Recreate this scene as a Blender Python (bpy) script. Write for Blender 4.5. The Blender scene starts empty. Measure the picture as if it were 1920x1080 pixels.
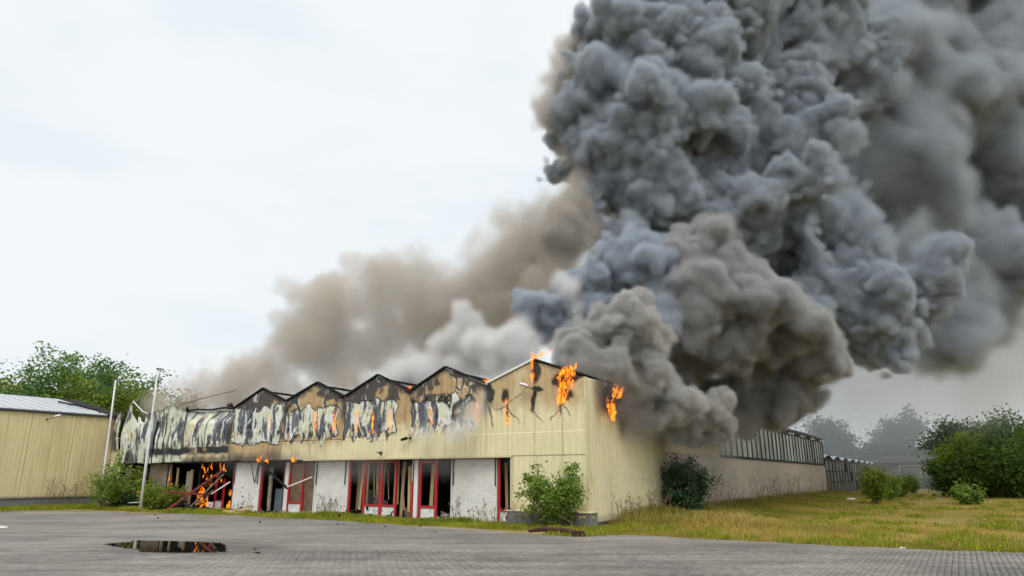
import bpy, bmesh, math, random
import numpy as np
from mathutils import Vector, Matrix
random.seed(7)
S = bpy.context.scene
COL = S.collection
# ------------------------------------------------------------------ camera
EYE = 1.65
PITCH = math.atan(353 / 1280.)
cam_d = bpy.data.cameras.new('camera'); cam = bpy.data.objects.new('camera', cam_d); COL.objects.link(cam)
cam_d.lens = 24.0; cam_d.sensor_width = 36.0; cam_d.clip_start = 0.1; cam_d.clip_end = 3000
cam.location = (0, 0, EYE); cam.rotation_euler = (math.pi / 2 + PITCH, 0, 0)
S.camera = cam
# ------------------------------------------------------------------ sky and sun (overcast)
SUN_EL, SUN_AZ = math.radians(50), math.radians(180)     # azimuth clockwise from +Y: high behind the camera
w = bpy.data.worlds.new('World'); S.world = w; w.use_nodes = True
nt = w.node_tree; nt.nodes.clear()
def wn(t, **k):
    n = nt.nodes.new(t)
    for a, b in k.items(): setattr(n, a, b)
    return n
out = wn('ShaderNodeOutputWorld'); bg = wn('ShaderNodeBackground')
sky = wn('ShaderNodeTexSky', sky_type='NISHITA', sun_disc=False); sky.sun_elevation = SUN_EL; sky.sun_rotation = SUN_AZ
sky.air_density = 1.0; sky.dust_density = 3.0
tc = wn('ShaderNodeTexCoord'); sep = wn('ShaderNodeSeparateXYZ')
nt.links.new(tc.outputs['Generated'], sep.inputs[0])
# overcast deck: brighter towards the zenith, the same all round the compass
ramp = wn('ShaderNodeValToRGB')
ramp.color_ramp.elements[0].position = 0.0; ramp.color_ramp.elements[0].color = (9.3, 9.6, 9.85, 1)
ramp.color_ramp.elements[1].position = 1.0; ramp.color_ramp.elements[1].color = (20, 20, 19.6, 1)
e = ramp.color_ramp.elements.new(0.10); e.color = (9.6, 9.85, 10.0, 1)
e = ramp.color_ramp.elements.new(0.62); e.color = (9.9, 10.1, 10.2, 1)
nt.links.new(sep.outputs['Z'], ramp.inputs[0])
# soft cloud structure
nz = wn('ShaderNodeTexNoise'); nz.inputs['Scale'].default_value = 2.2; nz.inputs['Detail'].default_value = 5; nz.inputs['Roughness'].default_value = .5
mp = wn('ShaderNodeMapping'); mp.inputs['Scale'].default_value = (1, 1, 2.6); mp.inputs['Location'].default_value = (.55, .1, .3)
nt.links.new(tc.outputs['Generated'], mp.inputs[0]); nt.links.new(mp.outputs[0], nz.inputs['Vector'])
cr = wn('ShaderNodeMapRange'); cr.inputs[1].default_value = .50; cr.inputs[2].default_value = .80; cr.inputs[3].default_value = 0; cr.inputs[4].default_value = 1
nt.links.new(nz.outputs['Fac'], cr.inputs[0])
cm = wn('ShaderNodeMix', data_type='RGBA'); cm.blend_type = 'MULTIPLY'
cm.inputs['B'].default_value = (.80, .90, .96, 1)
nt.links.new(cr.outputs[0], cm.inputs['Factor']); nt.links.new(ramp.outputs[0], cm.inputs['A'])
mx = wn('ShaderNodeMix', data_type='RGBA'); mx.inputs['Factor'].default_value = 0.92
nt.links.new(sky.outputs[0], mx.inputs['A']); nt.links.new(cm.outputs['Result'], mx.inputs['B'])
nt.links.new(mx.outputs['Result'], bg.inputs['Color']); bg.inputs['Strength'].default_value = 0.10
nt.links.new(bg.outputs[0], out.inputs[0])
sd = bpy.data.lights.new('sun', 'SUN'); sd.energy = 1.5; sd.angle = math.radians(25); sd.color = (1, .96, .9)
so = bpy.data.objects.new('sun', sd); COL.objects.link(so)
sdir = Vector((math.sin(SUN_AZ) * math.cos(SUN_EL), math.cos(SUN_AZ) * math.cos(SUN_EL), math.sin(SUN_EL)))
so.rotation_euler = sdir.to_track_quat('Z', 'Y').to_euler(); so.location = sdir * 60
S.view_settings.view_transform = 'Standard'; S.view_settings.look = 'None'; S.view_settings.exposure = 0; S.view_settings.gamma = 1
S.view_settings.use_curve_mapping = False
S.cycles.volume_bounces = 2; S.cycles.max_bounces = 8; S.cycles.transparent_max_bounces = 24
S.cycles.diffuse_bounces = 3; S.cycles.glossy_bounces = 3; S.cycles.transmission_bounces = 4
S.cycles.use_denoising = True; S.cycles.volume_step_rate = 1.7; S.cycles.volume_max_steps = 512
S.cycles.sample_clamp_indirect = 6
S.cycles.use_adaptive_sampling = True; S.cycles.adaptive_threshold = 0.03

# ------------------------------------------------------------------ measured frame of the place
CX, CY = 2.6305, 24.3774                                   # the building's front right corner on the ground
LV = Vector((-0.845107, 0.534597, 0)); RV = Vector((0.534597, 0.845107, 0))   # along the facade / along the side wall
UP = Vector((0, 0, 1))
def FP(t, z, off=0.0): return Vector((CX, CY, 0)) + LV * t + RV * off + UP * z      # point on the facade (off: behind it)
def SP(s, z, off=0.0): return Vector((CX, CY, 0)) + RV * s + UP * z - LV * off      # point on the side wall (off: in front of it)
def at(u, v, Y):                                            # a measured point of the place at forward distance Y
    x = (u - 960) / 1280.; y = -(v - 540) / 1280.; c, s = math.cos(PITCH), math.sin(PITCH)
    d = Vector((x, c - y * s, s + y * c)); return Vector((0, 0, EYE)) + d * (Y / d.y)
def ground(u, v):
    x = (u - 960) / 1280.; y = -(v - 540) / 1280.; c, s = math.cos(PITCH), math.sin(PITCH)
    d = Vector((x, c - y * s, s + y * c)); return Vector((0, 0, EYE)) + d * (-EYE / d.z)
def mpp(Y, v=600):                                          # metres per photo pixel at that distance
    p, q = at(960, v, Y), at(961, v, Y); return (q - p).length
# ------------------------------------------------------------------ helpers
def tag(o, label=None, cat=None, group=None, kind=None):
    if label: o['label'] = label
    if cat: o['category'] = cat
    if group: o['group'] = group
    if kind: o['kind'] = kind
    return o
def empty(name, loc, label=None, cat=None, group=None):
    o = bpy.data.objects.new(name, None); COL.objects.link(o); o.location = loc; o.empty_display_size = .3
    return tag(o, label, cat, group)
def adopt(o, parent):
    """parent o (built in world coordinates) without moving it"""
    if parent is None: return o
    o.parent = parent
    q = parent; off = Vector((0, 0, 0))
    while q is not None:
        off += q.location; q = q.parent
    o.location = o.location - off
    return o
class MB:
    def __init__(s): s.v = []; s.f = []; s.a = []
    def add(s, vs, fs):
        b = len(s.v); s.v += [tuple(p) for p in vs]; s.f += [tuple(i + b for i in f) for f in fs]; return s
    def box(s, o, a, b, c):
        """box from corner o with edge vectors a, b, c"""
        o, a, b, c = Vector(o), Vector(a), Vector(b), Vector(c)
        if a.cross(b).dot(c) < 0: a, b = b, a
        P = [o, o + a, o + a + b, o + b, o + c, o + a + c, o + a + b + c, o + b + c]
        return s.add(P, [(0, 3, 2, 1), (4, 5, 6, 7), (0, 1, 5, 4), (1, 2, 6, 5), (2, 3, 7, 6), (3, 0, 4, 7)])
    def bar(s, p, q, w, h=None, up=(0, 0, 1)):
        """square timber from p to q"""
        p, q = Vector(p), Vector(q); h = h or w; d = (q - p).normalized(); up = Vector(up)
        if abs(d.dot(up)) > .97: up = RV
        x = d.cross(up).normalized(); y = x.cross(d).normalized()
        return s.box(p - x * w / 2 - y * h / 2, x * w, y * h, q - p)
    def tube(s, pts, rad, n=8, cap=True):
        pts = [Vector(p) for p in pts]; rad = rad if hasattr(rad, '__len__') else [rad] * len(pts)
        vs = []; fs = []; ref = Vector((.31, .2, .93))
        for i, p in enumerate(pts):
            d = (pts[min(i + 1, len(pts) - 1)] - pts[max(i - 1, 0)]).normalized()
            x = d.cross(ref)
            if x.length < .05: x = d.cross(Vector((1, 0, 0)))
            x.normalize(); y = d.cross(x)
            vs += [p + (x * math.cos(2 * math.pi * k / n) + y * math.sin(2 * math.pi * k / n)) * rad[i] for k in range(n)]
        for i in range(len(pts) - 1):
            fs += [(i * n + k, i * n + (k + 1) % n, (i + 1) * n + (k + 1) % n, (i + 1) * n + k) for k in range(n)]
        if cap: fs += [tuple(range(n - 1, -1, -1)), tuple((len(pts) - 1) * n + k for k in range(n))]
        return s.add(vs, fs)
    def build(s, name, mat, parent=None, smooth=False, bevel=0, base=None):
        me = bpy.data.meshes.new(name); me.from_pydata(s.v, [], s.f); me.update()
        if base is not None:
            me.transform(Matrix.Translation(-Vector(base)))
        o = bpy.data.objects.new(name, me); COL.objects.link(o); me.materials.append(mat)
        if base is not None: o.location = base
        if smooth: me.shade_smooth()
        if bevel:
            m = o.modifiers.new('bevel', 'BEVEL'); m.width = bevel; m.segments = 1; m.limit_method = 'ANGLE'
        return adopt(o, parent)
def np_mesh(name, V, Fc, mat, parent=None, attrs=None, smooth=False, colors=None):
    """quick mesh from numpy arrays; Fc is (n, 3) or (n, 4)"""
    me = bpy.data.meshes.new(name); V = np.ascontiguousarray(V, np.float32); Fc = np.ascontiguousarray(Fc, np.int32); k = Fc.shape[1]
    me.vertices.add(len(V)); me.vertices.foreach_set('co', V.ravel())
    me.loops.add(Fc.size); me.loops.foreach_set('vertex_index', Fc.ravel())
    me.polygons.add(len(Fc)); me.polygons.foreach_set('loop_start', np.arange(0, Fc.size, k, dtype=np.int32))
    try: me.polygons.foreach_set('loop_total', np.full(len(Fc), k, np.int32))
    except Exception: pass
    me.update(calc_edges=True); me.validate()
    for n, d in (attrs or {}).items():
        a = me.attributes.new(n, 'FLOAT', 'POINT'); a.data.foreach_set('value', np.ascontiguousarray(d, np.float32))
    if colors is not None:
        a = me.attributes.new('tint', 'FLOAT_COLOR', 'POINT'); c = np.ones((len(V), 4), np.float32); c[:, :3] = colors; a.data.foreach_set('color', c.ravel())
    me.materials.append(mat)
    if smooth: me.shade_smooth()
    o = bpy.data.objects.new(name, me); COL.objects.link(o); return adopt(o, parent)
def hash2(i, j, s):
    h = (i * 374761393 + j * 668265263 + s * 974634777) & 0xffffffff
    h = ((h ^ (h >> 13)) * 1274126177) & 0xffffffff
    return ((h ^ (h >> 16)) & 0xffff) / 32767.5 - 1.0
def vn2(x, y, s=0):
    x = np.asarray(x, float); y = np.asarray(y, float); i = np.floor(x).astype(np.int64); j = np.floor(y).astype(np.int64); f = x - i; g = y - j
    f = f * f * (3 - 2 * f); g = g * g * (3 - 2 * g)
    a, b, c, d = hash2(i, j, s), hash2(i + 1, j, s), hash2(i, j + 1, s), hash2(i + 1, j + 1, s)
    return (a * (1 - f) + b * f) * (1 - g) + (c * (1 - f) + d * f) * g
def fb2(x, y, s=0, n=4):
    r = 0; a = 1; t = 0
    for k in range(n): r = r + a * vn2(np.asarray(x) * 2 ** k, np.asarray(y) * 2 ** k, s + 17 * k); t += a; a *= .5
    return r / t
def ss(a, b, x): q = np.clip((np.asarray(x, float) - a) / (b - a), 0, 1); return q * q * (3 - 2 * q)

# ------------------------------------------------------------------ materials
def new_mat(name):
    m = bpy.data.materials.new(name); m.use_nodes = True; t = m.node_tree; return m, t, t.nodes['Principled BSDF']
def PM(name, col, rough=.7, var=.2, scale=3., bump=0., bscale=30., spec=.3, metal=0., dirt=None, dscale=1.2, damt=.5, stretch=(1, 1, 1)):
    """one surface: base colour varied by noise, optional dirt colour in patches, fine relief"""
    m, t, b = new_mat(name); N = t.nodes.new; K = t.links.new
    g = N('ShaderNodeNewGeometry'); mp = N('ShaderNodeMapping'); mp.inputs['Scale'].default_value = stretch; K(g.outputs['Position'], mp.inputs[0])
    n1 = N('ShaderNodeTexNoise'); n1.inputs['Scale'].default_value = scale; n1.inputs['Detail'].default_value = 6; n1.inputs['Roughness'].default_value = .65; K(mp.outputs[0], n1.inputs['Vector'])
    r = N('ShaderNodeMapRange'); r.inputs[1].default_value = .3; r.inputs[2].default_value = .7; r.inputs[3].default_value = 1 - var; r.inputs[4].default_value = 1 + var; K(n1.outputs['Fac'], r.inputs[0])
    mu = N('ShaderNodeVectorMath'); mu.operation = 'SCALE'; mu.inputs[0].default_value = col; K(r.outputs[0], mu.inputs['Scale']); c = mu.outputs[0]
    if dirt:
        n2 = N('ShaderNodeTexNoise'); n2.inputs['Scale'].default_value = dscale; n2.inputs['Detail'].default_value = 8; n2.inputs['Roughness'].default_value = .7; K(mp.outputs[0], n2.inputs['Vector'])
        r2 = N('ShaderNodeMapRange'); r2.inputs[1].default_value = .48; r2.inputs[2].default_value = .68; r2.inputs[3].default_value = 0; r2.inputs[4].default_value = damt; K(n2.outputs['Fac'], r2.inputs[0])
        mx = N('ShaderNodeMix'); mx.data_type = 'RGBA'; K(r2.outputs[0], mx.inputs['Factor']); K(c, mx.inputs['A']); mx.inputs['B'].default_value = (*dirt, 1); c = mx.outputs['Result']
    K(c, b.inputs['Base Color']); b.inputs['Roughness'].default_value = rough; b.inputs['Specular IOR Level'].default_value = spec; b.inputs['Metallic'].default_value = metal
    if bump:
        n3 = N('ShaderNodeTexNoise'); n3.inputs['Scale'].default_value = bscale; n3.inputs['Detail'].default_value = 4; K(g.outputs['Position'], n3.inputs['Vector'])
        bp = N('ShaderNodeBump'); bp.inputs['Strength'].default_value = bump; bp.inputs['Distance'].default_value = .02; K(n3.outputs['Fac'], bp.inputs['Height']); K(bp.outputs[0], b.inputs['Normal'])
    return m
def tint_mat(name, rough=.55, fine=.12, spec=.3, streak=True):
    """surface whose own colour pattern is stored point by point, with fine grain on top"""
    m, t, b = new_mat(name); N = t.nodes.new; K = t.links.new
    a = N('ShaderNodeAttribute'); a.attribute_name = 'tint'
    g = N('ShaderNodeNewGeometry'); mp = N('ShaderNodeMapping'); mp.inputs['Scale'].default_value = (9, 9, .8) if streak else (6, 6, 6); K(g.outputs['Position'], mp.inputs[0])
    n1 = N('ShaderNodeTexNoise'); n1.inputs['Scale'].default_value = 1; n1.inputs['Detail'].default_value = 6; n1.inputs['Roughness'].default_value = .7; K(mp.outputs[0], n1.inputs['Vector'])
    r = N('ShaderNodeMapRange'); r.inputs[1].default_value = .3; r.inputs[2].default_value = .7; r.inputs[3].default_value = 1 - fine; r.inputs[4].default_value = 1 + fine; K(n1.outputs['Fac'], r.inputs[0])
    mu = N('ShaderNodeVectorMath'); mu.operation = 'SCALE'; K(a.outputs['Color'], mu.inputs[0]); K(r.outputs[0], mu.inputs['Scale']); K(mu.outputs[0], b.inputs['Base Color'])
    b.inputs['Roughness'].default_value = rough; b.inputs['Specular IOR Level'].default_value = spec
    return m
def leaf_mat(name, dark, light, trans=.3):
    m, t, b = new_mat(name); N = t.nodes.new; K = t.links.new
    a = N('ShaderNodeAttribute'); a.attribute_name = 'leaf'
    mx = N('ShaderNodeMix'); mx.data_type = 'RGBA'; mx.inputs['A'].default_value = (*dark, 1); mx.inputs['B'].default_value = (*light, 1); K(a.outputs['Fac'], mx.inputs['Factor'])
    K(mx.outputs['Result'], b.inputs['Base Color']); b.inputs['Roughness'].default_value = .55; b.inputs['Specular IOR Level'].default_value = .25
    tr = N('ShaderNodeBsdfTranslucent'); K(mx.outputs['Result'], tr.inputs['Color']); sh = N('ShaderNodeMixShader'); sh.inputs[0].default_value = trans
    K(b.outputs[0], sh.inputs[1]); K(tr.outputs[0], sh.inputs[2]); K(sh.outputs[0], t.nodes['Material Output'].inputs['Surface'])
    return m
CREAM = (.73, .665, .415)
M = {}
M['panel'] = tint_mat('burnt_steel_panel', .5, .10)
M['cream'] = PM('cream_steel', CREAM, .5, .07, 1.2, dirt=(.45, .38, .2), dscale=1.0, damt=.35, stretch=(3, 3, .35))
M['creamside'] = tint_mat('cream_side_wall', .6, .06)
M['tan'] = PM('tan_trim', (.62, .55, .34), .5, .1)
M['white_brick'] = PM('white_painted_brick', (.82, .81, .775), .7, .10, 9, .15, 60, dirt=(.46, .44, .40), dscale=1.6, damt=.40)
M['mortar_white'] = PM('white_painted_mortar', (.56, .55, .52), .8, .1, 9)
M['soot_brick'] = PM('sooty_brick', (.34, .27, .20), .8, .25, 4, .2, 60, dirt=(.05, .04, .035), dscale=1.0, damt=.8)
M['grey_brick'] = PM('grey_engineering_brick', (.21, .215, .225), .8, .2, 8, .2, 60, dirt=(.12, .11, .09), damt=.4)
M['mortar'] = PM('grey_mortar', (.28, .275, .26), .9, .1, 9)
M['red'] = PM('red_paint', (.46, .022, .03), .45, .14, 5, spec=.4, dirt=(.12, .02, .018), damt=.3)
M['redburnt'] = PM('scorched_red_paint', (.20, .035, .026), .6, .3, 6, dirt=(.03, .02, .018), dscale=2.0, damt=.95)
M['white'] = PM('white_paint', (.78, .78, .77), .5, .06, 4, dirt=(.45, .43, .4), dscale=2, damt=.35)
M['whiteboard'] = PM('white_infill_board', (.76, .77, .78), .5, .05, 4, dirt=(.2, .19, .17), dscale=3.5, damt=.6)
M['char'] = PM('charred', (.016, .015, .015), .85, .5, 6, .6, 25, spec=.2)
M['soot'] = PM('soot_and_dark_interior', (.022, .019, .017), .9, .4, 2)  # soot in the burning hall; in the glasshouses stands in for unlit depth
M['wood'] = PM('pale_timber', (.60, .44, .22), .7, .15, 3, dirt=(.30, .2, .09), dscale=2.5, damt=.5, stretch=(6, 6, .5))
M['wood2'] = PM('smoked_timber', (.40, .30, .17), .7, .2, 3, dirt=(.10, .07, .045), dscale=1.8, damt=.7, stretch=(6, 6, .5))
M['greywood'] = PM('grey_weathered_timber', (.28, .25, .22), .8, .25, 4)
M['brown'] = PM('brown_scorched_board', (.20, .135, .085), .7, .25, 2, dirt=(.05, .035, .03), dscale=1.5, damt=.6)
M['metal'] = PM('grey_metal', (.42, .43, .44), .4, .1, 5, metal=.6)
M['darkmetal'] = PM('dark_metal', (.06, .062, .065), .5, .2, 5, metal=.3)
M['polewhite'] = PM('white_pole_paint', (.72, .73, .74), .4, .06, 3, dirt=(.4, .4, .38), damt=.3)
M['rust'] = PM('rusted_steel', (.065, .028, .018), .9, .5, 9, .5, 40)
M['concrete'] = PM('pinkish_concrete_panel', (.50, .435, .365), .8, .06, 1.5, .1, 30, dirt=(.36, .31, .26), dscale=1.1, damt=.45, stretch=(1.6, 1.6, .5))
M['roofmetal'] = PM('pale_roof_sheet', (.50, .52, .55), .35, .05, 2, metal=.35, dirt=(.4, .41, .43), damt=.3)
M['blue'] = PM('blue_grey_sheet', (.10, .155, .19), .6, .3, 5, dirt=(.03, .035, .04), damt=.6)
M['mullion'] = PM('mossy_black_mullion', (.035, .037, .036), .7, .3, 6)
M['bark'] = PM('bark', (.10, .08, .06), .9, .3, 8, .5, 20)
M['twig'] = PM('dry_twig', (.20, .15, .10), .9, .3, 8)
M['reed'] = PM('dry_reed', (.30, .22, .15), .9, .3, 3)
M['lens'] = PM('lamp_lens', (.6, .6, .58), .2, .05)
M['litter'] = PM('white_litter', (.8, .8, .8), .6, .05)
# ------------------------------------------------------------------ ground, paving, puddle
def sheet(name, pts, z, mat, kind='structure'):
    me = bpy.data.meshes.new(name); me.from_pydata([(p[0], p[1], z) for p in pts], [], [tuple(range(len(pts)))]); me.update()
    if me.polygons[0].normal.z < 0: me.flip_normals()
    o = bpy.data.objects.new(name, me); COL.objects.link(o); me.materials.append(mat); o['kind'] = kind; return o
def field_mat():
    m, t, b = new_mat('rough_field_soil'); N = t.nodes.new; K = t.links.new
    g = N('ShaderNodeNewGeometry')
    def nz(scale, det=6, rough=.6):
        n = N('ShaderNodeTexNoise'); n.inputs['Scale'].default_value = scale; n.inputs['Detail'].default_value = det; n.inputs['Roughness'].default_value = rough; K(g.outputs['Position'], n.inputs['Vector']); return n.outputs['Fac']
    c1 = N('ShaderNodeValToRGB'); e = c1.color_ramp.elements
    e[0].position = .36; e[0].color = (.19, .17, .03, 1); e[1].position = .66; e[1].color = (.40, .28, .13, 1)
    q = e.new(.47); q.color = (.29, .23, .06, 1); q = e.new(.56); q.color = (.32, .23, .085, 1)
    K(nz(.35, 8, .7), c1.inputs[0])
    c2 = N('ShaderNodeMapRange'); c2.inputs[1].default_value = .3; c2.inputs[2].default_value = .7; c2.inputs[3].default_value = .55; c2.inputs[4].default_value = 1.4; K(nz(7, 8, .75), c2.inputs[0])
    s = N('ShaderNodeVectorMath'); s.operation = 'SCALE'; K(c1.outputs[0], s.inputs[0]); K(c2.outputs[0], s.inputs['Scale'])
    K(s.outputs[0], b.inputs['Base Color']); b.inputs['Roughness'].default_value = .95; b.inputs['Specular IOR Level'].default_value = .1
    bp = N('ShaderNodeBump'); bp.inputs['Strength'].default_value = .7; bp.inputs['Distance'].default_value = .08; K(nz(9, 6, .7), bp.inputs['Height']); K(bp.outputs[0], b.inputs['Normal'])
    return m
BR_L, BR_W = .212, .106
def paving_mat(name, tex):
    """clay pavers; tex: draw the joints too (for the part too far off to see single pavers)"""
    m, t, b = new_mat(name); N = t.nodes.new; K = t.links.new
    g = N('ShaderNodeNewGeometry')
    def nz(scale, det=6, rough=.6, vec=None):
        n = N('ShaderNodeTexNoise'); n.inputs['Scale'].default_value = scale; n.inputs['Detail'].default_value = det; n.inputs['Roughness'].default_value = rough; K(vec or g.outputs['Position'], n.inputs['Vector']); return n.outputs['Fac']
    big = N('ShaderNodeValToRGB'); e = big.color_ramp.elements
    e[0].position = .32; e[0].color = (.13, .124, .116, 1); e[1].position = .68; e[1].color = (.285, .262, .228, 1); q = e.new(.5); q.color = (.215, .20, .182, 1)
    K(nz(.28, 9, .68), big.inputs[0])
    sp = N('ShaderNodeMapRange'); sp.inputs[1].default_value = .3; sp.inputs[2].default_value = .7; sp.inputs[3].default_value = .78; sp.inputs[4].default_value = 1.2; K(nz(14, 8, .8), sp.inputs[0])
    # tyre and weather streaks along the facade direction
    mp = N('ShaderNodeMapping'); mp.inputs['Rotation'].default_value = (0, 0, .56); mp.inputs['Scale'].default_value = (.18, 1.3, 1); K(g.outputs['Position'], mp.inputs[0])
    st = N('ShaderNodeMapRange'); st.inputs[1].default_value = .35; st.inputs[2].default_value = .65; st.inputs[3].default_value = .70; st.inputs[4].default_value = 1.15; K(nz(1.0, 6, .6, mp.outputs[0]), st.inputs[0])
    s1 = N('ShaderNodeVectorMath'); s1.operation = 'SCALE'; K(big.outputs[0], s1.inputs[0]); K(sp.outputs[0], s1.inputs['Scale'])
    s2 = N('ShaderNodeVectorMath'); s2.operation = 'SCALE'; K(s1.outputs[0], s2.inputs[0]); K(st.outputs[0], s2.inputs['Scale']); col = s2.outputs[0]
    if tex:
        rot = N('ShaderNodeMapping'); rot.inputs['Rotation'].default_value = (0, 0, -math.atan2(RV.y, RV.x)); K(g.outputs['Position'], rot.inputs[0])
        bk = N('ShaderNodeTexBrick'); bk.inputs['Scale'].default_value = 1; bk.inputs['Brick Width'].default_value = BR_L; bk.inputs['Row Height'].default_value = BR_W; bk.inputs['Mortar Size'].default_value = .006; bk.inputs['Mortar Smooth'].default_value = .3
        bk.inputs['Color1'].default_value = (1.12, 1.1, 1.08, 1); bk.inputs['Color2'].default_value = (.84, .85, .86, 1); bk.inputs['Mortar'].default_value = (.38, .38, .34, 1); bk.inputs['Bias'].default_value = 0
        K(rot.outputs[0], bk.inputs['Vector'])
        ml = N('ShaderNodeMix'); ml.data_type = 'RGBA'; ml.blend_type = 'MULTIPLY'; ml.inputs['Factor'].default_value = .6; K(col, ml.inputs['A']); K(bk.outputs['Color'], ml.inputs['B']); col = ml.outputs['Result']
        # sand and moss gathered near the buildings
        ed = nz(1.6, 8, .7)
    else:
        oi = N('ShaderNodeAttribute'); oi.attribute_name = 'leaf'
        oi2 = N('ShaderNodeObjectInfo')
        rr = N('ShaderNodeMapRange'); rr.inputs[3].default_value = .84; rr.inputs[4].default_value = 1.14; 
        ad = N('ShaderNodeMath'); ad.operation = 'ADD'; K(oi.outputs['Fac'], ad.inputs[0]); K(oi2.outputs['Random'], ad.inputs[1])
        fr = N('ShaderNodeMath'); fr.operation = 'FRACT'; K(ad.outputs[0], fr.inputs[0]); K(fr.outputs[0], rr.inputs[0])
        s3 = N('ShaderNodeVectorMath'); s3.operation = 'SCALE'; K(col, s3.inputs[0]); K(rr.outputs[0], s3.inputs['Scale']); col = s3.outputs[0]
    K(col, b.inputs['Base Color']); b.inputs['Roughness'].default_value = .75; b.inputs['Specular IOR Level'].default_value = .3
    bp = N('ShaderNodeBump'); bp.inputs['Strength'].default_value = .35; bp.inputs['Distance'].default_value = .01; K(nz(60, 4, .7), bp.inputs['Height']); K(bp.outputs[0], b.inputs['Normal'])
    return m
M['field'] = field_mat(); M['pave_far'] = paving_mat('clay_pavers_far', True); M['pave'] = paving_mat('clay_paver', False)
M['joint'] = PM('sand_joint', (.075, .072, .06), .95, .3, 12)
sheet('ground', [(-900, -300), (900, -300), (900, 1500), (-900, 1500)], -.03, M['field'])
# edge of the paving, from the left building along the facade verge to the right
EDGE = [ground(u, v) for u, v in [(2200, 1047), (1920, 1036), (1700, 1029), (1500, 1020), (1330, 1011), (1180, 1003), (1080, 1006), (990, 1000), (900, 993), (760, 985), (640, 977), (500, 969), (380, 963), (262, 962), (190, 959), (90, 957), (0, 958)]]
ed2 = []
for i in range(len(EDGE) - 1):
    for k in range(10):
        p = EDGE[i].lerp(EDGE[i + 1], k / 10); ed2.append((p.x + .1 * random.uniform(-1, 1), p.y + .13 * random.uniform(-1, 1)))
ed2.append((EDGE[-1].x, EDGE[-1].y))
NEARY = 17.0                                               # single pavers up to here, drawn joints beyond
rx = np.array([p[0] for p in ed2]); ry = np.array([p[1] for p in ed2])
far_poly = ed2 + [(-60, 40), (-60, NEARY), (40, NEARY)] if False else None
# one sheet for all the far paving: clipped at NEARY by the bed of single pavers lying over it is avoided by a bed strip below
pts = [(q[0], q[1]) for q in ed2 if q[1] > NEARY]
first = [q for q in ed2 if q[1] <= NEARY][-1]
pave = sheet('paving', [(pts[0][0] + .3, NEARY - .4)] + pts + [(-70, 36.5), (-70, NEARY - .4)], .001, M['pave_far'])
bed = sheet('paving_bed', [(30, 6), (30, 15.3)] + [q for q in ed2 if q[1] <= NEARY] + [(pts[0][0] + .3, NEARY - .002), (-40, NEARY - .002), (-40, 6)], -.012, M['joint'])
# pavers: running bond along the side wall direction
def in_near(x, y):
    if y > NEARY - .05 or y < 10.2: return False
    e = np.interp(x, rx[::-1], ry[::-1]) if x < rx.max() else ry[0]
    if y > e - .08: return False
    return abs(x) < y * .80 + 4.5
cells = []
r0, r1 = -40, 40
for i in range(-260, 260):                                  # rows across (facade direction)
    a = i * BR_W
    for j in range(0, 130):
        b_ = 5.5 + j * BR_L + (BR_L / 2 if i % 2 else 0)
        p = -LV * a + RV * b_
        p = Vector((p.x, p.y, 0))
        if in_near(p.x, p.y): cells.append((p.x, p.y))
def paver_mesh():
    mb = MB(); l, w_, g_, h = BR_L / 2, BR_W / 2, .0035, .006
    A = [RV * sx * (l - g_) + LV * sy * (w_ - g_) for sx, sy in ((-1, -1), (1, -1), (1, 1), (-1, 1))]
    B = [RV * sx * (l - g_ - .004) + LV * sy * (w_ - g_ - .004) for sx, sy in ((-1, -1), (1, -1), (1, 1), (-1, 1))]
    mb.add([p + UP * -.03 for p in A] + [p + UP * (h - .008) for p in A] + [p + UP * h for p in B], [(0, 1, 5, 4), (1, 2, 6, 5), (2, 3, 7, 6), (3, 0, 4, 7), (4, 5, 9, 8), (5, 6, 10, 9), (6, 7, 11, 10), (7, 4, 8, 11), (8, 9, 10, 11)])
    return mb
cells.sort(key=lambda c: c[1] + abs(c[0] - 6) * .02)
pm_ = paver_mesh(); pm_o = None
for k, (x, y) in enumerate(cells[:300]):
    if pm_o is None: o = pm_.build('paver', M['pave']); pm_o = o
    else: o = pm_o.copy(); COL.objects.link(o)
    o.location = (x, y, random.uniform(-.0025, .0025)); o.rotation_euler = (random.uniform(-.012, .012), random.uniform(-.012, .012), random.uniform(-.008, .008)); o.parent = bed
rest = np.array(cells[300:]); nb = len(rest); pv = np.array(pm_.v); pfc = np.array(pm_.f)
nv = len(pv); V = np.repeat(pv[None], nb, 0); rg = np.random.default_rng(4)
tx, ty = rg.normal(0, .012, nb), rg.normal(0, .012, nb)
V[:, :, 2] += rg.uniform(-.003, .003, nb)[:, None] + V[:, :, 0] * tx[:, None] + V[:, :, 1] * ty[:, None]
V[:, :, 0] += rest[:, 0][:, None]; V[:, :, 1] += rest[:, 1][:, None]
Fq = (pfc[None] + (np.arange(nb) * nv)[:, None, None]).reshape(-1, 4)
o = np_mesh('pavers', V.reshape(-1, 3), Fq, M['pave'], bed, {'leaf': np.repeat(rg.uniform(0, 1, nb), nv)}); o['kind'] = 'stuff'
print('pavers', nb)
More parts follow.
